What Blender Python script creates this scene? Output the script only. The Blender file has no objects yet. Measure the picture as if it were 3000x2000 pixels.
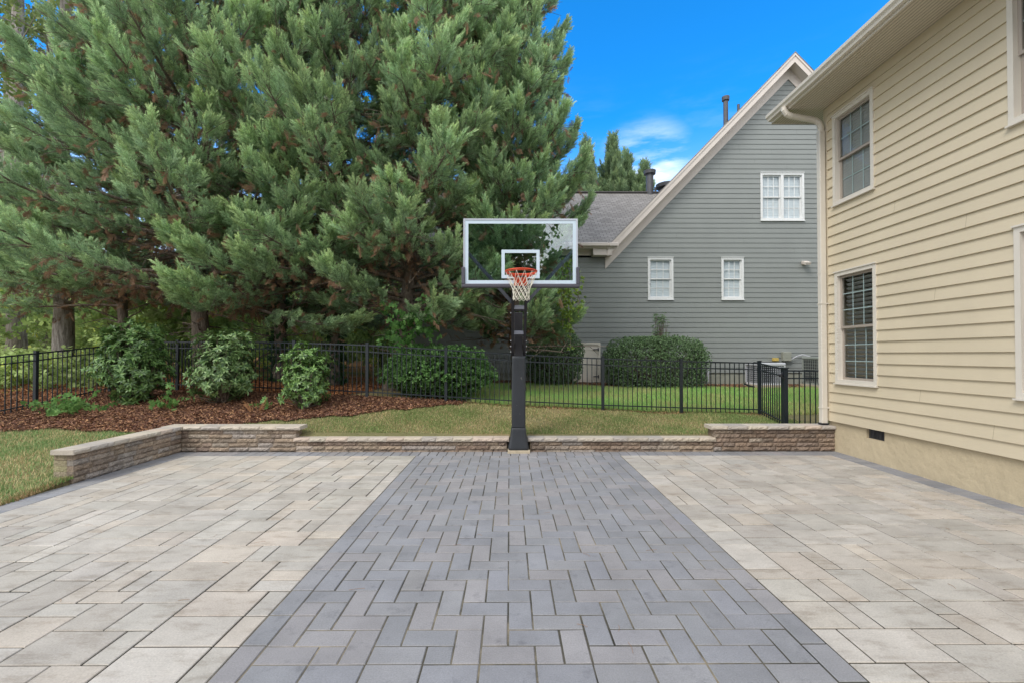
import bpy, math, random
import numpy as np
from mathutils import Vector, Matrix
R = math.radians
sc = bpy.context.scene

# ------------------------------------------------------------------ camera
CAMH = 1.78
cam_d = bpy.data.cameras.new("camera"); cam = bpy.data.objects.new("camera", cam_d)
sc.collection.objects.link(cam); sc.camera = cam
cam_d.sensor_width = 36; cam_d.lens = 16.0
cam_d.shift_y = 0.0065; cam_d.clip_start = 0.05; cam_d.clip_end = 600
cam.location = (0, 0, CAMH); cam.rotation_euler = (R(90.8), 0, R(-0.3))

# ------------------------------------------------------------------ world: sky with unseen clouds added behind and above the viewer
SUN_EL, SUN_AZ = 48.0, 222.0      # azimuth clockwise from +Y
W = bpy.data.worlds.new("World"); sc.world = W; W.use_nodes = True
nt = W.node_tree; N = nt.nodes; L = nt.links
for n in list(N): N.remove(n)
out = N.new("ShaderNodeOutputWorld"); bg = N.new("ShaderNodeBackground"); L.new(bg.outputs[0], out.inputs[0])
bg.inputs[1].default_value = 0.1
sky = N.new("ShaderNodeTexSky"); sky.sky_type = 'NISHITA'; sky.sun_disc = False
sky.sun_elevation = R(SUN_EL); sky.sun_rotation = R(SUN_AZ); sky.air_density = 1.0; sky.dust_density = 0.2; sky.ozone_density = 3.0
tint = N.new("ShaderNodeMix"); tint.data_type = 'RGBA'; tint.blend_type = 'MULTIPLY'; tint.inputs[0].default_value = 1.0
L.new(sky.outputs[0], tint.inputs[6]); tint.inputs[7].default_value = (0.12, 1.28, 2.1, 1)
geo = N.new("ShaderNodeNewGeometry")
tc = N.new("ShaderNodeTexCoord")
sep = N.new("ShaderNodeSeparateXYZ"); L.new(tc.outputs['Generated'], sep.inputs[0])
def mathn(op, a=None, b=None, c=None):
    m = N.new("ShaderNodeMath"); m.operation = op
    for i, x in enumerate((a, b, c)):
        if x is None: continue
        if isinstance(x, (int, float)): m.inputs[i].default_value = x
        else: L.new(x, m.inputs[i])
    return m.outputs[0]
def smooth(x, a, b, o0=0.0, o1=1.0):
    m = N.new("ShaderNodeMapRange"); m.interpolation_type = 'SMOOTHSTEP'
    L.new(x, m.inputs[0]); m.inputs[1].default_value = a; m.inputs[2].default_value = b
    m.inputs[3].default_value = o0; m.inputs[4].default_value = o1
    return m.outputs[0]
mapn = N.new("ShaderNodeMapping"); mapn.inputs['Scale'].default_value = (1.0, 1.0, 4.5); mapn.inputs['Rotation'].default_value = (0, R(18), 0); L.new(tc.outputs['Generated'], mapn.inputs[0])
nz = N.new("ShaderNodeTexNoise"); nz.inputs['Scale'].default_value = 5.0; nz.inputs['Detail'].default_value = 7; nz.inputs['Roughness'].default_value = .6
L.new(mapn.outputs[0], nz.inputs[0])
back = smooth(sep.outputs[1], 0.55, -0.05, 0.0, 1.0)                # unseen cloud deck added behind the viewer and overhead for soft light
# streaks low in the sky beyond the roofs
dd = N.new("ShaderNodeVectorMath"); dd.operation = 'DISTANCE'
L.new(tc.outputs['Generated'], dd.inputs[0]); dd.inputs[1].default_value = (0.27, 0.895, 0.355)
near = smooth(dd.outputs['Value'], 0.125, 0.02)
stre = mathn('MULTIPLY', near, smooth(nz.outputs[0], 0.32, 0.68, 0, .75))
low = mathn('MULTIPLY', smooth(sep.outputs[2], 0.55, 0.05), smooth(nz.outputs[0], 0.44, 0.72, 0, .35))
hzn = smooth(sep.outputs[2], 0.46, 0.04, 0, .8)
mask = mathn('MAXIMUM', mathn('MAXIMUM', mathn('MAXIMUM', back, stre), low), hzn)
mx = N.new("ShaderNodeMix"); mx.data_type = 'RGBA'
L.new(mask, mx.inputs[0]); L.new(tint.outputs[2], mx.inputs[6])
cl = N.new("ShaderNodeMix"); cl.data_type = 'RGBA'; L.new(smooth(nz.outputs[0], .3, .7), cl.inputs[0])
cl.inputs[6].default_value = (8.0, 8.6, 9.4, 1); cl.inputs[7].default_value = (10.6, 10.8, 11.0, 1)
L.new(cl.outputs[2], mx.inputs[7]); L.new(mx.outputs[2], bg.inputs[0])

sd = bpy.data.lights.new("sun", 'SUN'); sun = bpy.data.objects.new("sun", sd); sc.collection.objects.link(sun)
sd.energy = 1.35; sd.angle = R(28); sd.color = (1.0, .95, .87)
az, el = R(SUN_AZ), R(SUN_EL)
sdir = Vector((math.sin(az)*math.cos(el), math.cos(az)*math.cos(el), math.sin(el)))
sun.rotation_euler = sdir.to_track_quat('Z', 'Y').to_euler()
sc.view_settings.view_transform = 'Standard'; sc.view_settings.look = 'None'
sc.view_settings.exposure = 0.72; sc.view_settings.gamma = 1.0
sc.cycles.max_bounces = 10; sc.cycles.diffuse_bounces = 8; sc.cycles.transmission_bounces = 10; sc.cycles.transparent_max_bounces = 12

# ------------------------------------------------------------------ materials
def hexc(r, g, b):
    f = lambda c: (c/255/12.92 if c/255 <= .04045 else ((c/255+.055)/1.055)**2.4)
    return (f(r), f(g), f(b))
class Mat:
    def __init__(s, name, rough=.7, spec=.4, metal=0.0):
        s.m = bpy.data.materials.new(name); s.m.use_nodes = True
        s.nt = s.m.node_tree; s.N = s.nt.nodes; s.L = s.nt.links
        s.p = s.N["Principled BSDF"]; s.out = s.N["Material Output"]
        s.p.inputs['Roughness'].default_value = rough; s.p.inputs['Metallic'].default_value = metal
        s.p.inputs['Specular IOR Level'].default_value = spec
        s.tc = s.N.new("ShaderNodeTexCoord")
    def coord(s, scale=(1, 1, 1)):
        m = s.N.new("ShaderNodeMapping"); m.inputs['Scale'].default_value = scale
        s.L.new(s.tc.outputs['Object'], m.inputs[0]); return m.outputs[0]
    def noise(s, scale, detail=4, rough=.55, stretch=(1, 1, 1)):
        n = s.N.new("ShaderNodeTexNoise"); n.inputs['Scale'].default_value = scale
        n.inputs['Detail'].default_value = detail; n.inputs['Roughness'].default_value = rough
        s.L.new(s.coord(stretch), n.inputs[0]); return n.outputs[0]
    def ramp(s, fac, stops):
        r = s.N.new("ShaderNodeValToRGB"); e = r.color_ramp.elements
        while len(e) < len(stops): e.new(.5)
        for el_, (p, c) in zip(e, stops): el_.position = p; el_.color = (*c, 1) if len(c) == 3 else c
        s.L.new(fac, r.inputs[0]); return r.outputs[0]
    def mix(s, fac, a, b, mode='MIX'):
        m = s.N.new("ShaderNodeMix"); m.data_type = 'RGBA'; m.blend_type = mode
        for i, x in ((0, fac), (6, a), (7, b)):
            if isinstance(x, (int, float)): m.inputs[i].default_value = x
            elif isinstance(x, tuple): m.inputs[i].default_value = (*x, 1) if len(x) == 3 else x
            else: s.L.new(x, m.inputs[i])
        return m.outputs[2]
    def attr(s, name='col'):
        a = s.N.new("ShaderNodeAttribute"); a.attribute_name = name; return a.outputs['Color']
    def base(s, c):
        if isinstance(c, tuple): s.p.inputs['Base Color'].default_value = (*c, 1)
        else: s.L.new(c, s.p.inputs['Base Color'])
        return s
    def bump(s, h, strength=.3, dist=.01):
        b = s.N.new("ShaderNodeBump"); b.inputs['Strength'].default_value = strength; b.inputs['Distance'].default_value = dist
        s.L.new(h, b.inputs['Height']); s.L.new(b.outputs[0], s.p.inputs['Normal']); return s

def vary(name, c, amt=.15, scale=3, rough=.7, spec=.4, metal=0, bump=None, fine=60):
    m = Mat(name, rough, spec, metal)
    a = tuple(x*(1-amt) for x in c); b = tuple(min(1, x*(1+amt)) for x in c)
    col = m.ramp(m.noise(scale, 5, .6), [(.3, a), (.7, b)])
    col = m.mix(.35, col, m.ramp(m.noise(fine, 3), [(.3, a), (.7, b)]))
    m.base(col)
    if bump: m.bump(m.noise(bump[0], 4), bump[1], bump[2])
    return m

def attr_mat(name, rough=.7, spec=.35, n1=(6, .75, 1.15), n2=(70, .8, 1.15), bump=None):
    m = Mat(name, rough, spec)
    c = m.attr()
    c = m.mix(1.0, c, m.ramp(m.noise(n1[0], 5, .65), [(.3, (n1[1],)*3), (.7, (n1[2],)*3)]), 'MULTIPLY')
    c = m.mix(1.0, c, m.ramp(m.noise(n2[0], 3, .6), [(.3, (n2[1],)*3), (.7, (n2[2],)*3)]), 'MULTIPLY')
    m.base(c)
    if bump: m.bump(m.noise(bump[0], 5, .6), bump[1], bump[2])
    return m

def leaf_mat(name, rough=.55, spec=.3, trans=.3):
    m = Mat(name, rough, spec); c = m.attr(); m.base(c)
    t = m.N.new("ShaderNodeBsdfTranslucent"); m.L.new(c, t.inputs[0])
    mx_ = m.N.new("ShaderNodeMixShader"); mx_.inputs[0].default_value = trans
    m.L.new(m.p.outputs[0], mx_.inputs[1]); m.L.new(t.outputs[0], mx_.inputs[2]); m.L.new(mx_.outputs[0], m.out.inputs[0])
    return m

M = {}
M['conifer'] = leaf_mat('conifer_foliage', .55, .35, .42)
M['broad'] = leaf_mat('broad_leaf', .5, .35, .45)
M['gloss_leaf'] = leaf_mat('glossy_leaf', .36, .55, .15)
M['holly'] = leaf_mat('holly_leaf', .35, .5, .1)
M['grassb'] = leaf_mat('grass_blade', .6, .25, .3)
M['chip'] = attr_mat('mulch_chip', .85, .15)
# bark
b = Mat('cypress_bark', .9, .1)
b.base(b.ramp(b.noise(6, 8, .7, (6, 6, 1)), [(.3, hexc(72, 64, 57)), (.55, hexc(128, 116, 105)), (.8, hexc(170, 160, 148))]))
b.bump(b.noise(8, 6, .7, (8, 8, 1)), .8, .03); M['bark'] = b
b = Mat('pine_bark', .9, .1)
b.base(b.ramp(b.noise(3, 8, .7, (5, 5, 1)), [(.3, hexc(84, 76, 72)), (.5, hexc(150, 142, 136)), (.75, hexc(190, 184, 178))]))
b.bump(b.noise(5, 6, .7, (6, 6, 1)), .9, .05); M['pbark'] = b
# siding
def siding(name, c, edge=None):
    m = Mat(name, .55, .35)
    a = tuple(x*.93 for x in c); d = tuple(min(1, x*1.05) for x in c)
    col = m.ramp(m.noise(1.2, 4), [(.3, a), (.7, d)])
    gr = m.noise(9, 5, .65, (1.0, 1.0, 14))
    col = m.mix(.25, col, m.ramp(gr, [(.35, a), (.65, d)]))
    m.base(col); m.bump(gr, .35, .004); return m
M['beige'] = siding('beige_siding', hexc(204, 191, 166))
M['grey_siding'] = siding('grey_green_siding', hexc(140, 144, 142))
M['stucco'] = vary('painted_foundation', hexc(195, 180, 152), .12, 2, .8, .2, bump=(9, .8, .02))
M['grey_found'] = vary('grey_foundation', hexc(150, 152, 142), .08, 2, .8, .2, bump=(12, .6, .02))
M['trim_cream'] = vary('cream_trim_paint', hexc(214, 207, 196), .04, 3, .45, .4)
M['trim_tan'] = vary('tan_trim_paint', hexc(214, 204, 196), .05, 3, .5, .4)
M['soffit'] = Mat('beaded_soffit', .6, .3)
_s = M['soffit']; _w = _s.N.new("ShaderNodeTexWave"); _w.bands_direction = 'X'; _w.inputs['Scale'].default_value = 6.0; _s.L.new(_s.coord(), _w.inputs[0])
_s.base(_s.ramp(_w.outputs[1], [(.0, hexc(150, 142, 126)), (.35, hexc(205, 196, 180))])); _s.bump(_w.outputs[1], .5, .006)
M['white'] = vary('white_vinyl', hexc(225, 226, 226), .03, 4, .4, .4)
M['sash'] = vary('taupe_sash', hexc(160, 150, 140), .04, 4, .45, .4)
M['muntin'] = vary('white_muntin', hexc(168, 182, 182), .03, 4, .4, .4)
M['blind_dark'] = vary('shutter_slats', hexc(150, 150, 148), .08, 4, .6, .3)
M['blind_white'] = vary('white_blind', hexc(200, 209, 214), .04, 4, .6, .3)
M['dark_room'] = Mat('dark_room', .9, .1).base((.02, .02, .022))
M['room_shell'] = Mat('interior_wall', .9, .1).base((.25, .24, .22))
def glass(name, tintc, refl, rough=.0, ior=1.5):
    m = Mat(name); n = m.N; l = m.L
    tr = n.new("ShaderNodeBsdfTransparent"); tr.inputs[0].default_value = (*tintc, 1)
    gl = n.new("ShaderNodeBsdfGlossy"); gl.inputs['Roughness'].default_value = rough; gl.inputs[0].default_value = (1, 1, 1, 1)
    fr = n.new("ShaderNodeLayerWeight"); fr.inputs[0].default_value = .5
    pw = n.new("ShaderNodeMath"); pw.operation = 'POWER'; l.new(fr.outputs['Facing'], pw.inputs[0]); pw.inputs[1].default_value = 5.0
    f0 = ((ior-1)/(ior+1))**2
    ad = n.new("ShaderNodeMath"); ad.operation = 'MULTIPLY_ADD'; ad.use_clamp = True; l.new(pw.outputs[0], ad.inputs[0]); ad.inputs[1].default_value = .9; ad.inputs[2].default_value = refl+f0
    mxs = n.new("ShaderNodeMixShader"); l.new(ad.outputs[0], mxs.inputs[0]); l.new(tr.outputs[0], mxs.inputs[1]); l.new(gl.outputs[0], mxs.inputs[2])
    l.new(mxs.outputs[0], m.out.inputs[0]); return m
M['glass'] = glass('window_glass', (.93, .96, .96), 0.0, ior=1.33)
M['glass_bright'] = glass('coated_window_glass', (.99, 1, 1), .0, ior=1.4)
M['board_glass'] = glass('backboard_glass', (.86, .92, .95), .12)
M['frost'] = vary('white_glass_paint', hexc(196, 212, 226), .03, 4, .35, .5)
M['alu'] = vary('brushed_aluminium', hexc(190, 194, 205), .06, 8, .35, .5, .4)
M['pad'] = vary('dark_edge_padding', hexc(78, 76, 86), .12, 8, .6, .4, bump=(90, .3, .002))
M['black_metal'] = vary('black_powder_coat', hexc(40, 38, 42), .15, 6, .38, .5)
M['brace'] = vary('grey_brace_paint', hexc(98, 100, 110), .1, 6, .35, .5)
M['steel_lit'] = vary('sky_lit_steel', hexc(150, 152, 165), .06, 6, .4, .5, .2)  # pale grey carries the sky reflection on the cross tubes
M['vinyl'] = vary('black_vinyl_pad', hexc(47, 50, 55), .18, 5, .42, .5, bump=(40, .25, .004))
M['fence'] = vary('black_fence_paint', hexc(34, 40, 46), .12, 6, .4, .5)
M['rim'] = vary('orange_rim_paint', hexc(214, 74, 40), .1, 10, .4, .5)
M['rope'] = vary('white_net_cord', hexc(225, 220, 205), .08, 40, .8, .2)
M['bolt'] = vary('zinc_bolt', hexc(190, 190, 190), .06, 40, .35, .5, .6)
M['galv'] = vary('galvanised_vent', hexc(92, 92, 96), .2, 6, .5, .5, .5)
M['ac_white'] = vary('condenser_casing', hexc(196, 198, 206), .06, 6, .45, .4)
M['ac_grey'] = vary('grey_condenser_casing', hexc(150, 156, 152), .08, 6, .5, .4)
M['ac_dark'] = vary('condenser_fins', hexc(70, 72, 76), .15, 30, .6, .4, .3)
M['yellow'] = vary('yellow_plastic', hexc(205, 178, 96), .08, 8, .5, .4)
M['door_cream'] = vary('cream_door_paint', hexc(232, 224, 212), .04, 4, .5, .4)
M['conc'] = vary('pale_concrete', hexc(185, 172, 150), .14, 12, .85, .2, bump=(60, .4, .004))
M['rubber'] = vary('black_corrugated_plastic', hexc(44, 44, 48), .1, 8, .6, .3)
M['paver_light'] = attr_mat('light_paver', .8, .25, (2.3, .82, 1.10), (95, .86, 1.12), (120, .35, .002))
_p = M['paver_light']
_st = _p.ramp(_p.noise(3.2, 6, .7, (1, 2.6, 1)), [(.50, (1, 1, 1)), (.72, (.68, .645, .61))])
_src = _p.p.inputs['Base Color'].links[0].from_socket
_p.base(_p.mix(1.0, _src, _st, 'MULTIPLY'))
M['paver_dark'] = attr_mat('dark_paver', .78, .28, (2.0, .84, 1.1), (110, .86, 1.12), (120, .3, .002))
_p = M['paver_dark']
_st = _p.ramp(_p.noise(5.5, 6, .72), [(.57, (1, 1, 1)), (.74, (.66, .66, .68))])
_src = _p.p.inputs['Base Color'].links[0].from_socket
_p.base(_p.mix(1.0, _src, _st, 'MULTIPLY'))
m = Mat('joint_sand', .95, .1)
m.base(m.ramp(m.noise(1.3, 6, .7), [(.32, hexc(48, 48, 44)), (.5, hexc(92, 88, 78)), (.68, hexc(156, 144, 122))]))
m.bump(m.noise(150, 3), .5, .004); M['joint'] = m
M['stone'] = attr_mat('split_stone', .85, .2, (7, .68, 1.2), (45, .72, 1.2), (30, 1.0, .03))
M['cap'] = attr_mat('cap_stone', .82, .22, (5, .85, 1.1), (90, .88, 1.1), (45, .5, .006))
# ground
g = Mat('lawn_soil', .95, .1)
gc = g.ramp(g.noise(.55, 6, .65), [(.35, hexc(104, 106, 74)), (.52, hexc(130, 124, 90)), (.66, hexc(166, 142, 108))])
gc = g.mix(.5, gc, g.ramp(g.noise(26, 5, .7), [(.3, hexc(66, 66, 44)), (.7, hexc(140, 132, 92))]))
g.base(gc); g.bump(g.noise(60, 4), .8, .02); M['soil'] = g
g = Mat('straw_soil', .95, .1)
gc = g.ramp(g.noise(.5, 6, .65), [(.35, hexc(128, 92, 66)), (.6, hexc(168, 124, 88))])
gc = g.mix(.5, gc, g.ramp(g.noise(30, 5, .7, (1, 3, 1)), [(.3, hexc(100, 70, 50)), (.7, hexc(190, 146, 106))]))
g.base(gc); g.bump(g.noise(60, 4), .8, .02); M['straw'] = g
g = Mat('mulch_base', .95, .1)
g.base(g.ramp(g.noise(50, 6, .75, (1, 2.5, 1)), [(.3, hexc(52, 34, 28)), (.52, hexc(106, 68, 54)), (.72, hexc(150, 104, 78))]))
g.bump(g.noise(70, 4), 1.0, .03); M['mulch'] = g
# shingles (brick pattern over uv metres)
g = Mat('asphalt_shingle', .95, .15)
bt = g.N.new("ShaderNodeTexBrick"); g.L.new(g.tc.outputs['UV'], bt.inputs[0])
bt.inputs['Scale'].default_value = 1.0; bt.inputs['Brick Width'].default_value = .26; bt.inputs['Row Height'].default_value = .14
bt.inputs['Mortar Size'].default_value = .012; bt.inputs['Mortar Smooth'].default_value = .3; bt.inputs['Bias'].default_value = 0
bt.inputs['Color1'].default_value = (*hexc(160, 156, 152), 1); bt.inputs['Color2'].default_value = (*hexc(130, 126, 122), 1); bt.inputs['Mortar'].default_value = (*hexc(84, 80, 80), 1)
g.base(g.mix(.3, bt.outputs[0], g.ramp(g.noise(40, 3), [(.3, (.10, .10, .10)), (.7, (.34, .32, .31))]))); M['shingle'] = g

# ------------------------------------------------------------------ helpers
col = sc.collection
def mesh_obj(name, V, F, mat, parent=None, colr=None, smooth_=False, uv=None):
    """V (n,3), F (m,k) or list of lists"""
    me = bpy.data.meshes.new(name)
    V = np.asarray(V, dtype=np.float32)
    if isinstance(F, np.ndarray):
        k = F.shape[1]; nf = len(F)
        me.vertices.add(len(V)); me.vertices.foreach_set('co', V.ravel())
        me.loops.add(nf*k); me.loops.foreach_set('vertex_index', F.astype(np.int32).ravel())
        me.polygons.add(nf); me.polygons.foreach_set('loop_start', np.arange(0, nf*k, k, dtype=np.int32))
        me.update(calc_edges=True)
    else:
        me.from_pydata(V.tolist(), [], F); me.update()
    if colr is not None:
        a = me.attributes.new('col', 'BYTE_COLOR', 'POINT')
        c = np.ones((len(V), 4), dtype=np.float32); c[:, :3] = np.clip(colr, 0, 1)
        a.data.foreach_set('color', c.ravel())
    if uv is not None:
        l = me.uv_layers.new(name='UVMap'); l.data.foreach_set('uv', np.asarray(uv, dtype=np.float32).ravel())
    mats = mat if isinstance(mat, (list, tuple)) else [mat]
    for mm in mats: me.materials.append(mm.m if isinstance(mm, Mat) else mm)
    if smooth_:
        me.polygons.foreach_set('use_smooth', np.ones(len(me.polygons), dtype=bool))
    o = bpy.data.objects.new(name, me); col.objects.link(o)
    if parent: o.parent = parent
    return o
def tag(o, label=None, cat=None, group=None, kind=None):
    if label: o['label'] = label
    if cat: o['category'] = cat
    if group: o['group'] = group
    if kind: o['kind'] = kind
    return o
def empty(name, loc, label, cat, group=None):
    o = bpy.data.objects.new(name, None); col.objects.link(o); o.location = loc; o.empty_display_size = .2
    bpy.context.view_layer.update()
    return tag(o, label, cat, group)

class MB:
    """collects quads in world space (relative to org)"""
    def __init__(s, org=(0, 0, 0)): s.v = []; s.f = []; s.c = []; s.o = Vector(org)
    def add(s, vs, fs, c=None):
        n = len(s.v)
        s.v += [tuple(Vector(p)-s.o) for p in vs]; s.f += [[n+i for i in f] for f in fs]
        s.c += [c or (1, 1, 1)]*len(vs)
    def box(s, x0, x1, y0, y1, z0, z1, c=None, bev=0):
        if bev:
            b = bev
            P = []
            # chamfered box as three-slab hull: 24 verts
            for (sx, x) in ((0, x0), (1, x1)):
                for (sy, y) in ((0, y0), (1, y1)):
                    for (sz, z) in ((0, z0), (1, z1)):
                        dx = b if sx == 0 else -b; dy = b if sy == 0 else -b; dz = b if sz == 0 else -b
                        P += [(x, y+dy, z+dz), (x+dx, y, z+dz), (x+dx, y+dy, z)]
            def i(sx, sy, sz, k): return (sx*4+sy*2+sz)*3+k
            F = []
            F += [[i(0,0,0,0), i(0,0,1,0), i(0,1,1,0), i(0,1,0,0)], [i(1,0,0,0), i(1,1,0,0), i(1,1,1,0), i(1,0,1,0)]]
            F += [[i(0,0,0,1), i(1,0,0,1), i(1,0,1,1), i(0,0,1,1)], [i(0,1,0,1), i(0,1,1,1), i(1,1,1,1), i(1,1,0,1)]]
            F += [[i(0,0,0,2), i(0,1,0,2), i(1,1,0,2), i(1,0,0,2)], [i(0,0,1,2), i(1,0,1,2), i(1,1,1,2), i(0,1,1,2)]]
            for a in (0, 1):
                for d in (0, 1):
                    F.append([i(a,d,0,0), i(a,d,1,0), i(a,d,1,1), i(a,d,0,1)])
                    F.append([i(a,0,d,0), i(a,1,d,0), i(a,1,d,2), i(a,0,d,2)])
                    F.append([i(0,a,d,1), i(1,a,d,1), i(1,a,d,2), i(0,a,d,2)])
                    for e in (0, 1): F.append([i(a,d,e,0), i(a,d,e,1), i(a,d,e,2)])
            s.add(P, F, c); return
        P = [(x0,y0,z0),(x1,y0,z0),(x1,y1,z0),(x0,y1,z0),(x0,y0,z1),(x1,y0,z1),(x1,y1,z1),(x0,y1,z1)]
        s.add(P, [[0,3,2,1],[4,5,6,7],[0,1,5,4],[1,2,6,5],[2,3,7,6],[3,0,4,7]], c)
    def obox(s, c, ax, ay, az, c_=None):
        """oriented box: centre, half-axis vectors"""
        c, ax, ay, az = map(Vector, (c, ax, ay, az)); P = []
        for k in (-1, 1):
            for (i, j) in ((-1,-1),(1,-1),(1,1),(-1,1)): P.append(c+ax*i+ay*j+az*k)
        s.add(P, [[0,3,2,1],[4,5,6,7],[0,1,5,4],[1,2,6,5],[2,3,7,6],[3,0,4,7]], c_)
    def beam(s, a, b, w, h, up=(0, 0, 1)):
        a, b = Vector(a), Vector(b); d = (b-a); l = d.length; d.normalize()
        x = d.cross(Vector(up)); x = Vector((1, 0, 0)) if x.length < 1e-4 else x.normalized()
        y = x.cross(d)
        s.obox((a+b)/2, x*w/2, y*h/2, d*l/2)
    def tube(s, pts, r, n=8, c=None, cap=True):
        pts = [Vector(p) for p in pts]; k = len(pts)
        rs = r if isinstance(r, (list, tuple)) else [r]*k
        P = []; ref = Vector((0.31, 0.17, .93)).normalized(); 
        for i, p in enumerate(pts):
            d = (pts[min(i+1, k-1)]-pts[max(i-1, 0)])
            if d.length < 1e-9: d = Vector((0, 0, 1))
            d.normalize()
            if i == 0:
                x = d.cross(ref); x = x.normalized() if x.length > 1e-3 else d.cross(Vector((1, 0, 0))).normalized()
            else:
                x = (x-d*x.dot(d)).normalized()
            y = d.cross(x)
            for j in range(n):
                a = 2*math.pi*j/n; P.append(p+(x*math.cos(a)+y*math.sin(a))*rs[i])
        F = []
        for i in range(k-1):
            for j in range(n):
                F.append([i*n+j, i*n+(j+1) % n, (i+1)*n+(j+1) % n, (i+1)*n+j])
        if cap: F.append(list(range(n))[::-1]); F.append([(k-1)*n+j for j in range(n)])
        s.add(P, F, c)
    def torus(s, c, R_, r, n=40, m=8):
        P = []; F = []
        for i in range(n):
            a = 2*math.pi*i/n
            for j in range(m):
                b = 2*math.pi*j/m
                P.append((c[0]+(R_+r*math.cos(b))*math.cos(a), c[1]+(R_+r*math.cos(b))*math.sin(a), c[2]+r*math.sin(b)))
        for i in range(n):
            for j in range(m):
                F.append([i*m+j, ((i+1) % n)*m+j, ((i+1) % n)*m+(j+1) % m, i*m+(j+1) % m])
        s.add(P, F)
    def build(s, name, mat, parent=None, smooth_=False, color=False):
        return mesh_obj(name, np.array(s.v), s.f, mat, parent, np.array(s.c) if color else None, smooth_)

# ------------------------------------------------------------------ terrain
GX = [-90, -14, -11, -9.4, -6.6, -3.5, .3, 3.8, 6.5, 12, 90]
GY = [-60, 5.6, 8.5, 10.6, 13, 16.4, 20, 40, 150]
GZ = [
 [0, 0, 0, 0, 0, 0, 0, 0, 0, 0, 0],
 [0.06, .04, .02, .0, .0, .0, 0, 0, 0, 0, 0],
 [.5, .5, .46, .42, .34, .25, .24, .25, .26, .28, .28],
 [.72, .72, .70, .71, .82, .79, .57, .41, .37, .37, .37],
 [.95, .95, .95, .95, .95, .85, .70, .62, .58, .58, .58],
 [1.0, 1.0, 1.0, 1.0, 1.0, .93, .82, .73, .70, .70, .70],
 [1.1, 1.1, 1.1, 1.1, 1.1, 1.0, .9, .75, .7, .7, .7],
 [1.8, 1.8, 1.8, 1.8, 1.7, 1.4, 1.2, 1.0, .9, .9, .9],
 [2.5, 2.5, 2.5, 2.5, 2.5, 2, 1.5, 1.2, 1, 1, 1]]
GXa, GYa, GZa = np.array(GX, float), np.array(GY, float), np.array(GZ, float)
def gh(x, y):
    x = np.asarray(x, float); y = np.asarray(y, float)
    i = np.clip(np.searchsorted(GXa, x)-1, 0, len(GX)-2); j = np.clip(np.searchsorted(GYa, y)-1, 0, len(GY)-2)
    tx = np.clip((x-GXa[i])/(GXa[i+1]-GXa[i]), 0, 1); ty = np.clip((y-GYa[j])/(GYa[j+1]-GYa[j]), 0, 1)
    tx = tx*tx*(3-2*tx)*.5+tx*.5
    z = (GZa[j, i]*(1-tx)+GZa[j, i+1]*tx)*(1-ty)+(GZa[j+1, i]*(1-tx)+GZa[j+1, i+1]*tx)*ty
    z = z+.012*np.sin(x*1.7+y*.9)*np.sin(y*1.3-x*.4)*(y > 8.6)
    return z
PX0, PX1, PY1 = -6.05, 6.04, 8.40        # patio extent
def ghc(x, y):
    z = gh(x, y)
    inside = (x > -6.1) & (x < 14.0) & (y < 8.52)
    return np.where(inside, -.14, z)
xs = np.unique(np.concatenate([np.linspace(-90, -14, 12), np.arange(-14, -6.3, .25), [-6.28, -6.11, -6.06], np.arange(-5.8, 13, .25), [13.9, 14.1], np.linspace(16, 90, 10)]))
ys = np.unique(np.concatenate([np.linspace(-60, 0, 8), np.arange(.5, 8.4, .25), [8.50, 8.56, 8.6], np.arange(8.75, 17, .25), np.linspace(17, 40, 14), np.linspace(50, 150, 6)]))
XX, YY = np.meshgrid(xs, ys); ZZ = ghc(XX, YY)
nx, ny = len(xs), len(ys)
Vg = np.stack([XX.ravel(), YY.ravel(), ZZ.ravel()], 1)
ii = (np.arange(ny-1)[:, None]*nx+np.arange(nx-1)[None, :]).ravel()
Fg = np.stack([ii, ii+1, ii+nx+1, ii+nx], 1)
tag(mesh_obj('ground', Vg, Fg, M['soil'], smooth_=True), 'patchy lawn ground around the patio', kind='structure')

# pine straw ground sheet beyond the fence at the left
def sheet(name, mat, inside, x0, x1, y0, y1, step, dz, rough=0, seed=1):
    gx = np.arange(x0, x1+1e-6, step); gy = np.arange(y0, y1+1e-6, step)
    X, Y = np.meshgrid(gx, gy); rg = np.random.default_rng(seed)
    Z = gh(X, Y)+dz+(rg.random(X.shape)-.5)*rough
    n1 = len(gx); k = (np.arange(len(gy)-1)[:, None]*n1+np.arange(n1-1)[None, :]).ravel()
    F = np.stack([k, k+1, k+n1+1, k+n1], 1)
    cx = X.ravel()[F].mean(1); cy = Y.ravel()[F].mean(1)
    F = F[inside(cx, cy)]
    return mesh_obj(name, np.stack([X.ravel(), Y.ravel(), Z.ravel()], 1), F, mat, smooth_=True)
def fence_y(x):      # line of the back fence
    return np.interp(x, [-10.2, -8.5, -6.85, -5.1, -3.3, 5.83], [12.3, 11.7, 11.2, 10.8, 10.6, 10.6])
def wob(x, y, s): return .12*np.sin(x*2.1+s)+.08*np.sin(x*5.3+y+s*2)+.05*np.sin(x*11.7+s)
def in_straw(x, y):
    a = ((x < -10.2) & (y > 9.0+wob(x, y, 1))) | ((y > fence_y(x)) & (x < -3.6+.35*(y-12)+wob(y, x, 3)) )
    return a & (x > -60) & (y < 70)
tag(sheet('pine_straw_ground', M['straw'], in_straw, -60, -1, 8.5, 60, .3, .012), 'orange pine straw ground under the woods beyond the fence', kind='structure')
MU_X = [-13, -10.5, -9.4, -8, -6.8, -5.6, -4.4, -3.0, -1.7, -1.1]; MU_Y = [8.2, 8.25, 8.3, 8.4, 8.45, 8.75, 9.25, 9.65, 10.15, 10.62]
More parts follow.
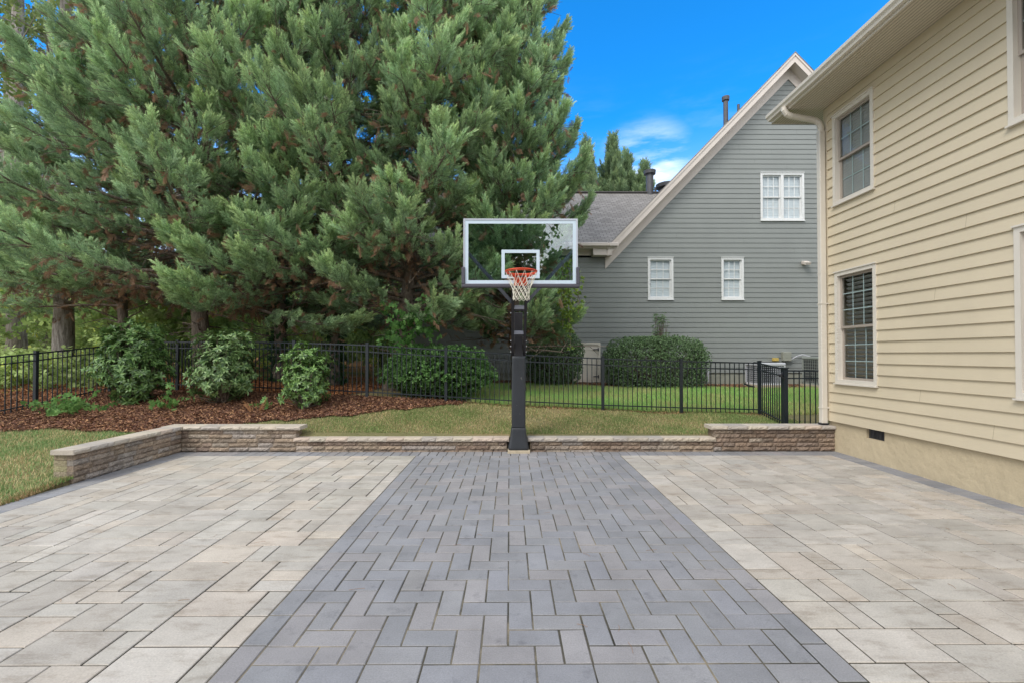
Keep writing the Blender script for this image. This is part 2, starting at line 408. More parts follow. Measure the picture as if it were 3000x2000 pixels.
def in_mulch(x, y):
    lo = np.interp(x, MU_X, MU_Y)+wob(x, y, 0)*.6
    return (y > lo) & (y < fence_y(x)+.12) & (x > -13) & (x < -1.1)
tag(sheet('mulch_bed', M['mulch'], in_mulch, -13, -.9, 8, 12.5, .08, .024, .012), 'raised bed of red brown shredded bark mulch along the fence', kind='structure')

# ------------------------------------------------------------------ patio pavers
rnd = random.Random(4)
pv = {'light': MB(), 'dark': MB()}
def paver(kind, x0, x1, y0, y1, c, tilt=True):
    x0 = max(x0, PX0); x1 = min(x1, PX1); y1 = min(y1, PY1)
    if x1-x0 < .02 or y1-y0 < .02: return
    g_ = (.0042 if kind == 'light' else .0035)+rnd.random()*.003; b_ = .0045; z = rnd.uniform(-.0015, .0015)
    x0 += g_; x1 -= g_; y0 += g_; y1 -= g_
    t = [z+rnd.uniform(-.0012, .0012) for _ in range(4)]
    P = [(x0,y0,-.06),(x1,y0,-.06),(x1,y1,-.06),(x0,y1,-.06),
         (x0,y0,-b_+t[0]),(x1,y0,-b_+t[1]),(x1,y1,-b_+t[2]),(x0,y1,-b_+t[3]),
         (x0+b_,y0+b_,t[0]),(x1-b_,y0+b_,t[1]),(x1-b_,y1-b_,t[2]),(x0+b_,y1-b_,t[3])]
    F = [[8,9,10,11],[4,5,9,8],[5,6,10,9],[6,7,11,10],[7,4,8,11],[0,1,5,4],[1,2,6,5],[2,3,7,6],[3,0,4,7]]
    pv[kind].add(P, F, c)
def light_col():
    base = rnd.choice([hexc(182, 174, 164), hexc(178, 172, 164), hexc(185, 175, 163), hexc(174, 167, 158), hexc(186, 179, 170), hexc(180, 171, 160), hexc(177, 171, 162)])
    k = rnd.uniform(.92, 1.06); return tuple(x*k for x in base)
def dark_col():
    base = rnd.choice([hexc(139, 138, 140), hexc(136, 136, 140), hexc(142, 139, 140), hexc(133, 133, 136)])
    k = rnd.uniform(.97, 1.09); return tuple(x*k for x in base)
U = .1640
BX0, BX1, BY0 = -1.65, 1.96, 2.485       # dark lane
LX0 = PX0+2*U; LX1 = PX1-2*U; YT = PY1-2*U      # inner limits of light field
YB = -3.0
# soldier course along the walls
x = PX0
while x < PX1-.01:
    paver('dark', x, x+U, YT, PY1, dark_col()); x += U
y = YT
while y > YB:
    paver('dark', PX0, LX0, y-U, y, dark_col()); paver('dark', LX1, PX1, y-U, y, dark_col()); y -= U
# light fields
def fill(x0, x1, y0, y1, seed):
    r_ = random.Random(seed)
    nx_ = int(round((x1-x0)/U)); ny_ = int(round((y1-y0)/U)); ux = (x1-x0)/nx_; uy = (y1-y0)/ny_
    occ = [[False]*nx_ for _ in range(ny_)]
    opts = [(3, 2)]*5+[(2, 2)]*3+[(2, 3)]*2+[(2, 1)]*2+[(1, 2)]*2
    for j in range(ny_-1, -1, -1):
        for i in range(nx_):
            if occ[j][i]: continue
            o_ = opts[:]; r_.shuffle(o_); o_ += [(2, 1), (1, 2), (1, 1)]
            for (a, b_) in o_:
                if i+a > nx_ or j-b_ < -1: continue
                if any(occ[j-q][i+p] for p in range(a) for q in range(b_)): continue
                for p in range(a):
                    for q in range(b_): occ[j-q][i+p] = True
                paver('light', x0+i*ux, x0+(i+a)*ux, y0+(j-b_+1)*uy, y0+(j+1)*uy, light_col()); break
fill(LX0, BX0, BY0, YT, 1); fill(BX1, LX1, BY0, YT, 2); fill(LX0, LX1, YB, BY0, 3)
# dark lane: edge courses + herringbone
y = YT
while y > BY0+.05:
    y0_ = max(y-2*U, BY0)
    paver('dark', BX0, BX0+U, y0_, y, dark_col()); paver('dark', BX1-U, BX1, y0_, y, dark_col()); y -= 2*U
x = BX0+U
while x < BX1-U-.01:
    paver('dark', x, min(x+2*U, BX1-U), BY0, BY0+U, dark_col()); x += 2*U
hx0, hx1, hy0, hy1 = BX0+U, BX1-U, BY0+U, YT
nh = int(round((hx1-hx0)/U)); uh = (hx1-hx0)/nh; nv = int(round((hy1-hy0)/U)); uv_ = (hy1-hy0)/nv
for i in range(-2, nh+2):
    for j in range(-2, nv+2):
        k = (i-j) % 4
        if k == 0: X0, X1, Y0, Y1 = i, i+2, j, j+1
        elif k == 3: X0, X1, Y0, Y1 = i, i+1, j, j+2
        else: continue
        X0c, X1c, Y0c, Y1c = max(X0, 0), min(X1, nh), max(Y0, 0), min(Y1, nv)
        if X1c <= X0c or Y1c <= Y0c: continue
        paver('dark', hx0+X0c*uh, hx0+X1c*uh, hy0+Y0c*uv_, hy0+Y1c*uv_, dark_col())
tag(pv['light'].build('patio', M['paver_light'], color=True), 'patio of pale weathered concrete pavers in random ashlar pattern', kind='structure')
tag(pv['dark'].build('patio_lane', M['paver_dark'], color=True), 'dark grey paver lane in herringbone with matching patio border', kind='structure')
js = MB(); js.add([(BX0, BY0, -.005), (BX1, BY0, -.005), (BX1, YT, -.005), (BX0, YT, -.005)], [[0, 1, 2, 3]])
m2_ = Mat('dark_joint_sand', .95, .1); m2_.base(m2_.ramp(m2_.noise(1.6, 6, .7), [(.4, hexc(40, 38, 34)), (.72, hexc(92, 86, 74))])); M['joint2'] = m2_
j2 = MB(); j2.add([(PX0, YB, -.0065), (PX1, YB, -.0065), (PX1, PY1, -.0065), (PX0, PY1, -.0065)], [[0, 1, 2, 3]])
tag(j2.build('joint_soil', M['joint2']), 'dark soil in the joints of the pale pavers', kind='structure')
tag(js.build('joint_sand', M['joint']), 'sand in the paver joints', kind='structure')
# ------------------------------------------------------------------ stone walls
def stone_col(r_, warm=0.0):
    base = r_.choice([hexc(160, 143, 126), hexc(154, 139, 124), hexc(166, 148, 130), hexc(148, 134, 121), hexc(164, 154, 146), hexc(154, 136, 122), hexc(168, 155, 142)])
    if warm and r_.random() < warm: base = r_.choice([hexc(140, 122, 108), hexc(148, 129, 114), hexc(134, 119, 108)])
    k = r_.uniform(.86, 1.12); return tuple(x*k for x in base)
def rough_face(mb, P, s0, s1, z0, z1, c, r_, amp=.012, inset=.017, thick=.12, roundt=0.0):
    """split-face block front: P(s, z, d) -> point; d grows outward"""
    nu = max(3, int((s1-s0)/.035)); nv_ = max(3, int((z1-z0)/.024)); V = []
    for j in range(nv_+1):
        for i in range(nu+1):
            u, v = i/nu, j/nv_
            edge = (i in (0, nu)) or (j in (0, nv_))
            d = -inset if edge else r_.uniform(-amp*.6, amp)
            uu = u if edge else u+r_.uniform(-.25, .25)/nu; vv = v if edge else v+r_.uniform(-.25, .25)/nv_
            V.append(P(s0+.002+(s1-s0-.004)*uu, z0+.0015+(z1-z0-.003)*vv, d))
    F = [[j*(nu+1)+i, j*(nu+1)+i+1, (j+1)*(nu+1)+i+1, (j+1)*(nu+1)+i] for j in range(nv_) for i in range(nu)]
    n = len(V)
    V += [P(s0+.002, z0+.0015, -thick), P(s1-.002, z0+.0015, -thick), P(s1-.002, z1-.0015, -thick), P(s0+.002, z1-.0015, -thick)]
    a, b_, c_, d_ = 0, nu, (nv_+1)*(nu+1)-1, nv_*(nu+1)
    F += [[a]+[n]+[n+1]+[b_] + list(range(b_-1, 0, -1)), [d_+i for i in range(nu+1)]+[n+2, n+3],
          [j*(nu+1) for j in range(nv_+1)]+[n+3, n], [(j)*(nu+1)+nu for j in range(nv_, -1, -1)]+[n+1, n+2]]
    mb.add(V, F, c)
def course_run(mb, P, s0, s1, zs, r_, warm=0.0, amp=.012, first=None):
    for (z0, z1) in zs:
        s = s0; f = True
        while s < s1-.001:
            l = r_.uniform(.18, .46)
            if f: l = r_.uniform(.12, .4); f = False
            if s+l > s1-.12: l = s1-s
            rough_face(mb, P, s, s+l, z0, z1, stone_col(r_, warm), r_, amp); s += l
def caps(mb, P, s0, s1, z0, z1, depth, r_, over0=0, over1=0):
    s = s0-over0
    while s < s1+over1-.001:
        l = r_.uniform(.24, .40)
        if s+l > s1+over1-.14: l = s1+over1-s
        c = r_.choice([hexc(188, 178, 164), hexc(180, 170, 158), hexc(192, 180, 164), hexc(176, 168, 160), hexc(190, 174, 160)]); k = r_.uniform(.92, 1.06); c = tuple(x*k for x in c)
        a, b_ = s+.0015, s+l-.0015
        rough_face(mb, P, s, s+l, z0, z1, c, r_, amp=.009, inset=.012, thick=depth)
        s += l
WY = 8.40                   # front plane of the walls
PF = lambda s, z, d: (s, WY-d, z)
hi = [(-.04, .00), (.00, .08), (.08, .16), (.16, .24), (.24, .32), (.32, .40)]
lo = [(-.05, .025), (.025, .105), (.105, .185)]
# left wall, three stretches
r_ = random.Random(11)
wl = empty('stone_wall', (-4.0, WY+.13, 0), 'tan stone garden wall left of the basketball pole, stepping up and turning toward the lawn', 'garden wall')
def rel(mb, par): mb.o = Vector(par.location); return mb
def bl(par, name, fn, mat, **k):
    mb = MB(par.location if par else (0, 0, 0)); fn(mb); return mb.build(name, mat, par, **k)
XL = -6.02
PS = lambda s, z, d: (XL+d, s, z)
def fn(mb):
    course_run(mb, PF, XL-.02, -3.93, hi[1:], r_, .05); course_run(mb, PF, -3.93, -.045, lo, r_, .35)
    # turned stretch facing the patio: s runs from far to near => mirror so that normals face outward
    course_run(mb, lambda s, z, d: (XL+d, s, z), 6.35, WY+.03, hi[1:], r_, .05)
    # smooth end faces
    for (z0, z1) in hi[1:]:
        mb.box(-6.31, XL-.105, 6.349, 6.60, z0+.0015, z1-.0015, tuple(x*r_.uniform(.9, 1.0) for x in hexc(168, 156, 130)), bev=.004)
        mb.box(-4.06, -3.938, WY+.122, WY+.27, z0+.0015, z1-.0015, tuple(x*r_.uniform(.9, 1.0) for x in hexc(170, 156, 136)), bev=.003)
bl(wl, 'stone_course', fn, M['stone'], color=True)
def fn(mb):
    c = hexc(120, 110, 98)
    mb.box(-6.30, XL-.05, 6.50, WY+.26, -.05, .398, c); mb.box(XL-.05, -4.05, WY+.05, WY+.262, -.05, .397, c); mb.box(-4.05, -.06, WY+.05, WY+.262, -.05, .184, c)
bl(wl, 'wall_core', fn, M['stone'], color=True)
def fn(mb):
    PFc = lambda s, z, d: (s, WY-.04-d, z)
    caps(mb, PFc, -3.96, -.01, .187, .258, .33, r_)
    caps(mb, PFc, -5.98, -3.84, .402, .470, .33, r_)
    caps(mb, lambda s, z, d: (XL+.04+d, s, z), 6.30, WY-.055, .402, .470, .33, r_)
    mb.box(-6.36, -5.985, WY-.05, WY+.29, .403, .4695, hexc(184, 174, 160), bev=.004)
bl(wl, 'cap', fn, M['cap'], color=True)
r_ = random.Random(12)
wr = empty('stone_wall', (3.0, WY+.13, 0), 'brown stone garden wall between the basketball pole and the beige house', 'garden wall')
def fn(mb):
    course_run(mb, PF, .375, 3.77, lo, r_, .5); course_run(mb, PF, 3.77, 6.03, hi[1:], r_, .8)
    for (z0, z1) in hi[1:]:
        mb.box(3.778, 3.88, WY+.122, WY+.27, z0+.0015, z1-.0015, tuple(x*r_.uniform(.8, 1.0) for x in hexc(150, 130, 112)), bev=.003)
bl(wr, 'stone_course', fn, M['stone'], color=True)
def fn(mb):
    c = hexc(120, 110, 98)
    mb.box(.385, 3.9, WY+.05, WY+.262, -.05, .184, c); mb.box(3.9, 6.0, WY+.05, WY+.262, -.05, .397, c)
    for (a, b_) in ((.375, .39),): mb.box(a, b_, WY+.01, WY+.26, -.05, .184, hexc(150, 134, 114))
bl(wr, 'wall_core', fn, M['stone'], color=True)
def fn(mb):
    PFc = lambda s, z, d: (s, WY-.04-d, z)
    caps(mb, PFc, .33, 3.80, .187, .258, .33, r_); caps(mb, PFc, 3.71, 6.035, .402, .470, .33, r_)
bl(wr, 'cap', fn, M['cap'], color=True)

# ------------------------------------------------------------------ basketball goal
PXc = .163
hoop = empty('basketball_goal', (PXc, 8.43, .05), 'basketball goal with padded black pole, clear backboard, orange rim and white net', 'basketball hoop')
bl(hoop, 'base_slab', lambda mb: mb.box(-.035, .372, 8.24, 8.72, -.03, .05, bev=.006), M['conc'])
bl(hoop, 'pole', lambda mb: mb.box(PXc-.078, PXc+.078, 8.35, 8.506, .05, 2.55, bev=.006), M['black_metal'])
def fn(mb):   # pad body, rounded rectangle lofted with a flared foot
    def ring(z, hw, hd, cy, r): 
        pts = []
        for (sx, sy, a0) in ((1, 1, 0), (-1, 1, 90), (-1, -1, 180), (1, -1, 270)):
            for k in range(5):
                a = R(a0+k*22.5); pts.append((PXc+sx*(hw-r)+r*math.cos(a), cy+sy*(hd-r)+r*math.sin(a), z))
        return pts
    rings = [ring(.452, .125, .125, 8.428, .03), ring(.47, .127, .127, 8.428, .032), ring(.9, .1265, .127, 8.428, .03), ring(1.3, .125, .126, 8.428, .03), ring(1.70, .121, .123, 8.428, .03), ring(1.745, .119, .121, 8.428, .028), ring(1.757, .106, .108, 8.428, .02)]
    n = 20; V = [p for r1 in rings for p in r1]
    F = [[i*n+j, i*n+(j+1) % n, (i+1)*n+(j+1) % n, (i+1)*n+j] for i in range(len(rings)-1) for j in range(n)]
    F.append([(len(rings)-1)*n+j for j in range(n)]); F.append(list(range(n))[::-1])
    mb.add(V, F)
bl(hoop, 'pole_pad', fn, M['vinyl'], smooth_=True)
def fn(mb):
    def ring(z, hw, hd, cy, r):
        pts = []
        for (sx, sy, a0) in ((1, 1, 0), (-1, 1, 90), (-1, -1, 180), (1, -1, 270)):
            for k in range(5):
                a = R(a0+k*22.5); pts.append((PXc+sx*(hw-r)+r*math.cos(a), cy+sy*(hd-r)+r*math.sin(a), z))
        return pts
    rings = [ring(.055, .182, .165, 8.43, .05), ring(.07, .19, .17, 8.43, .05), ring(.10, .188, .168, 8.43, .05), ring(.2, .168, .155, 8.43, .045), ring(.3, .15, .143, 8.43, .04), ring(.40, .136, .134, 8.43, .034), ring(.44, .133, .132, 8.43, .03), ring(.448, .127, .127, 8.43, .03)]
    n = 20; V = [p for r1 in rings for p in r1]
    F = [[i*n+j, i*n+(j+1) % n, (i+1)*n+(j+1) % n, (i+1)*n+j] for i in range(len(rings)-1) for j in range(n)]
    F.append([(len(rings)-1)*n+j for j in range(n)]); F.append(list(range(n))[::-1]); mb.add(V, F)
bl(hoop, 'pad_skirt', fn, M['vinyl'], smooth_=True)
for (dx_, z_, w_, h_) in ((.045, 1.35, .004, .018), (.055, 1.33, .003, .008), (-.03, .86, .004, .003), (.02, .70, .003, .004)):
    bl(hoop, 'scuff_mark', lambda mb: mb.box(PXc+dx_, PXc+dx_+w_, 8.2975, 8.302, z_, z_+h_), M['rope'])
A0, B0 = (8.46, 1.79), (7.36, 3.02)
for sx in (-1, 1):
    def fn(mb):
        x = PXc+sx*.110
        mb.beam((x, A0[0], A0[1]), (x, B0[0], B0[1]), .05, .075, up=(1, 0, 0)) if False else None
        d = Vector((0, B0[0]-A0[0], B0[1]-A0[1])); l = d.length; d.normalize(); up = Vector((1, 0, 0)).cross(d)
        c = Vector((x, (A0[0]+B0[0])/2, (A0[1]+B0[1])/2)); mb.obox(c, (.024, 0, 0), up*.045, d*l/2)
    bl(hoop, 'lift_arm', fn, M['black_metal'])
    def fn(mb):
        a = Vector((PXc+sx*.125, 7.72, 2.66)); b_ = Vector((PXc+sx*.86, 7.31, 3.44))
        d = b_-a; l = d.length; d.normalize(); x = d.cross(Vector((0, 1, 0))).normalized(); y_ = d.cross(x)
        mb.obox((a+b_)/2, x*.027, y_*.027, d*l/2)
    bl(hoop, 'brace', fn, M['brace'])
for (yy, zz) in ((7.74, 2.575), (8.11, 2.165)):
    bl(hoop, 'cross_tube_lit_face', lambda mb: mb.box(PXc-.086, PXc+.086, yy-.03, yy+.03, zz-.03, zz+.033, bev=.004), M['steel_lit'])  # front of the cross tube, its sky reflection put into the pale colour
    bl(hoop, 'cross_tube_underside', lambda mb: mb.box(PXc-.086, PXc+.086, yy-.012, yy+.05, zz-.06, zz-.031), M['black_metal'])  # shade on the underside of the same tube, built as a black box
for (yy, zz) in ((8.0, 2.50), (8.43, 2.03), (8.43, 1.93), (8.43, 1.83)):
    for sx in (-1, 1):
        bl(hoop, 'bolt', lambda mb: mb.tube([(PXc+sx*.13, yy-.05, zz), (PXc+sx*.152, yy-.05, zz)], .011, 6), M['bolt'])
# board: 1.829 x 1.067
BW, BZ0, BZ1, BY = .9145, 2.880, 3.947, 7.25
bx = PXc+.012
board = bl(hoop, 'backboard', lambda mb: mb.box(bx-BW+.02, bx+BW-.02, BY+.008, BY+.020, BZ0+.02, BZ1-.02), M['board_glass'])
def ringbars(mb, x0, x1, z0, z1, w, y0, y1, wb=None):
    wb = wb or w
    mb.box(x0, x1, y0, y1, z1-w, z1); mb.box(x0, x1, y0, y1, z0, z0+wb); mb.box(x0, x0+w, y0, y1, z0+wb, z1-w); mb.box(x1-w, x1, y0, y1, z0+wb, z1-w)
def sub(parent, name, fn, mat, **k):
    mb = MB(hoop.location); fn(mb); return mb.build(name, mat, parent, **k)
sub(board, 'frame', lambda mb: ringbars(mb, bx-BW, bx+BW, BZ0, BZ1, .026, BY-.004, BY+.045), M['alu'])
sub(board, 'border_line', lambda mb: ringbars(mb, bx-BW+.0265, bx+BW-.0265, BZ0+.0265, BZ1-.0265, .053, BY+.003, BY+.0075), M['frost'])
sub(board, 'shooter_square', lambda mb: ringbars(mb, bx-.305, bx+.305, BZ0+.152-.04, BZ0+.152-.04+.457, .052, BY+.003, BY+.0075), M['frost'])
def fn(mb):
    mb.box(bx-BW-.027, bx+BW+.027, BY-.03, BY+.06, BZ0-.038, BZ0+.020, bev=.012)
    for sx in (-1, 1): mb.box(min(bx+sx*(BW+.027), bx+sx*(BW-.028)), max(bx+sx*(BW+.027), bx+sx*(BW-.028)), BY-.03, BY+.06, BZ0+.012, 3.168, bev=.010)
sub(board, 'edge_padding', fn, M['pad'])
sub(board, 'mount_plate', lambda mb: (mb.box(PXc-.14, PXc+.14, BY+.05, BY+.10, BZ0-.01, BZ0+.16), mb.box(bx-BW+.03, bx+BW-.03, BY+.046, BY+.075, BZ0+.005, BZ0+.03)), M['black_metal'])
RC = (bx, BY-.40, 3.03)
rim = sub(hoop, 'rim', lambda mb: (mb.torus(RC, .2365, .0095, 56, 8), mb.torus((RC[0], RC[1], RC[2]-.020), .232, .006, 56, 6)), M['rim'], smooth_=True)
def fn(mb):
    # bracket: sloped box under the rim and the vertical plate on the board
    z = RC[2]
    mb.add([(bx-.105, BY-.02, z+.012), (bx+.105, BY-.02, z+.012), (bx+.105, BY-.02, z-.17), (bx-.105, BY-.02, z-.17),
            (bx-.088, BY-.17, z-.012), (bx+.088, BY-.17, z-.012), (bx+.07, BY-.11, z-.13), (bx-.07, BY-.11, z-.13)],
           [[0,1,2,3],[4,7,6,5],[0,4,5,1],[1,5,6,2],[2,6,7,3],[3,7,4,0]])
    for sx in (-1, 1):   # support plates from bracket to ring
        mb.add([(bx+sx*.06, BY-.10, z+.004), (bx+sx*.215, BY-.29, z+.004), (bx+sx*.19, BY-.25, z-.035), (bx+sx*.06, BY-.10, z-.06)], [[0,1,2,3]])
sub(rim, 'rim_bracket', fn, M['rim'])
sub(rim, 'flex_plate', lambda mb: (mb.box(bx-.07, bx+.07, BY-.17, BY-.10, RC[2]-.045, RC[2]+.006), mb.box(bx-.19, bx+.19, BY-.105, BY-.085, RC[2]-.03, RC[2]-.004)), M['black_metal'])
def fn(mb):
    lev = [(.0, .235), (-.135, .185), (-.205, .150), (-.265, .130), (-.325, .122), (-.385, .126)]
    P = []
    for k, (dz, rr) in enumerate(lev):
        P.append([Vector((RC[0]+rr*math.cos(2*math.pi*(i+k/2)/12+.2), RC[1]+rr*math.sin(2*math.pi*(i+k/2)/12+.2), RC[2]-.022+dz)) for i in range(12)])
    for k in range(len(lev)-1):
        for i in range(12):
            for j in (i, (i-1) % 12):
                a, b_ = P[k][i], P[k+1][j]
                m_ = (a+b_)/2+Vector((rnd.uniform(-.004, .004), rnd.uniform(-.004, .004), -.006))
                mb.tube([a, m_, b_], .0042 if k else .0032, 5, cap=False)
    for i in range(12):
        a, b_ = P[-1][i], P[-1][(i+1) % 12]; mb.tube([a, (a+b_)/2+Vector((0, 0, -.028)), b_], .0042, 5, cap=False)
sub(hoop, 'net', fn, M['rope'], smooth_=True)

# ------------------------------------------------------------------ metal fences
def fence_run(par, pts, h=1.22, sp=.112, post=.064, post_flags=None, pk=.016):
    """pts: list of (x, y, groundz)"""
    for i, (x, y, z) in enumerate(pts):
        if post_flags and not post_flags[i]: continue
        w = post/2
        def fn(mb):
            mb.box(x-w, x+w, y-w, y+w, z-.05, z+h+.03); mb.box(x-w-.006, x+w+.006, y-w-.006, y+w+.006, z+h+.03, z+h+.045)
        bl(par, 'post', fn, M['fence'])
    for (a, b_) in zip(pts[:-1], pts[1:]):
        A, B = Vector(a), Vector(b_)
        d = (B-A); hd = Vector((d.x, d.y, 0)); l = hd.length; hd.normalize()
        st = post/2
        def at(s, z): return A+d*(s/l)+Vector((0, 0, z))
        def fn(mb):
            for (z, hh) in ((h-.015, .028), (h-.165, .024), (.13, .024)):
                p, q = at(st, z), at(l-st, z); dd_ = (q-p); L_ = dd_.length; dd_.normalize()
                n_ = Vector((-hd.y, hd.x, 0)); mb.obox((p+q)/2, dd_*L_/2, n_*.014, Vector((0, 0, 1))*hh/2)
            n = max(1, int(round((l-post)/sp)))
            for k in range(1, n):
                s = st+(l-2*st)*k/n; p = at(s, .05); q = at(s, h-.02)
                mb.box(p.x-pk/2, p.x+pk/2, p.y-pk/2, p.y+pk/2, p.z, q.z)
        bl(par, 'fence_panel', fn, M['fence'])
def G(x, y): return float(gh(x, y))
fb = empty('metal_fence', (0, 10.6, G(0, 10.6)), 'black metal picket fence running across the back of the lawn behind the basketball pole', 'fence')
bp = [(5.83, 10.6), (4.0, 10.6), (2.17, 10.6), (.34, 10.6), (-1.48, 10.6), (-3.31, 10.6), (-5.10, 10.8), (-6.85, 11.2), (-8.5, 11.7), (-10.2, 12.3)]
bz = [.375, .42, .48, .565, .68, .79, .85, .88, .89, .90]
fence_run(fb, [(x, y, z) for (x, y), z in zip(bp, bz)])
fs = empty('metal_fence', (-10.2, 9.8, G(-10.2, 9.8)), 'black metal picket fence climbing along the left edge of the mulch bed', 'fence')
sp_ = [(-10.22, 8.02, .40), (-10.2, 9.86, .60), (-10.2, 11.68, .80)]
fence_run(fs, [(-10.3, 2.6, .02), (-10.28, 4.4, .02), (-10.25, 6.2, .10)]+sp_, post_flags=None)
ff = empty('metal_fence', (-9, 20, 1.1), 'distant black metal fence among the trunks beyond the back fence', 'fence')
fence_run(ff, [(x, y, G(x, y)) for (x, y) in ((-12.2, 15.6), (-11.4, 17.2), (-10.6, 18.8), (-9.2, 20.0), (-7.4, 20.0), (-5.6, 20.0), (-3.8, 20.2))], h=1.25)
fg = empty('fence_gate', (5.7, 9.9, .35), 'black metal return panel slanting toward the camera between corner post and thick gate post', 'gate')
fence_run(fg, [(5.80, 10.52, .37), (5.58, 9.22, .28)], post_flags=[0, 0])
def fn(mb): mb.box(5.52, 5.60, 9.13, 9.21, .2, 1.50); mb.box(5.508, 5.612, 9.118, 9.222, 1.50, 1.525)
bl(fg, 'post', fn, M['fence'])
bl(fg, 'latch', lambda mb: (mb.box(5.47, 5.535, 9.17, 9.25, 1.33, 1.39, bev=.01), mb.tube([(5.50, 9.15, 1.42), (5.46, 9.12, 1.39), (5.47, 9.12, 1.33), (5.53, 9.12, 1.30)], .012, 8)), M['black_metal'])
fh = empty('metal_fence', (6.2, 9.17, .3), 'short black metal fence section between the thick gate post and the white downspout', 'fence')
fence_run(fh, [(5.60, 9.17, .25), (7.3, 9.17, .25)], post_flags=[0, 1])

# ------------------------------------------------------------------ siding walls and windows
def clap(mb, P, z0, z1, lo_, hi_, openings, exp=.18, lip=.025, joints=None, r__=None):
    z = z0
    while z < z1-1e-4:
        zt = min(z+exp, z1)
        cuts = sorted({z, zt, *[q for o in openings for q in (o[2], o[3]) if z < q < zt]})
        for a, b_ in zip(cuts[:-1], cuts[1:]):
            zm = (a+b_)/2
            ops = sorted([(o[0], o[1]) for o in openings if o[2] < zm < o[3]])
            da = lip*(1-(a-z)/exp)+.001; db = lip*(1-(b_-z)/exp)+.001
            segs = []; cur = None
            pieces = []; left = 'L'
            bounds = []
            start = None
            for (oa, ob) in ops: bounds.append((start, oa)); start = ob
            bounds.append((start, None))
            for (s, e) in bounds:
                sa = lo_(a) if s is None else s; sb = lo_(b_) if s is None else s
                ea = hi_(a) if e is None else e; eb = hi_(b_) if e is None else e
                if s is not None and e is None and ea <= sa: continue
                if s is None and e is not None and (ea <= sa): continue
                if ea-sa < .001 and eb-sb < .001: continue
                if eb < sb: sb = eb = (sb+eb)/2
                mb.add([P(sa, a, da), P(ea, a, da), P(eb, b_, db), P(sb, b_, db)], [[0, 1, 2, 3]])
                if abs(a-z) < 1e-6: mb.add([P(sa, a, -.004), P(ea, a, -.004), P(ea, a, da), P(sa, a, da)], [[0, 1, 2, 3]])
        z = zt
# vertical butt joints (thin dark seam strips) between boards
def seams(mb, P, pts, exp=.18):
    for (s, z) in pts: mb.add([P(s, z+.004, .0262), P(s+.004, z+.004, .0262), P(s+.004, z+exp-.004, .0025), P(s, z+exp-.004, .0025)], [[0, 1, 2, 3]])
M['seam'] = Mat('board_joint', .9, .1).base(hexc(150, 138, 112)); M['seam_grey'] = Mat('grey_board_joint', .9, .1).base(hexc(108, 114, 108))

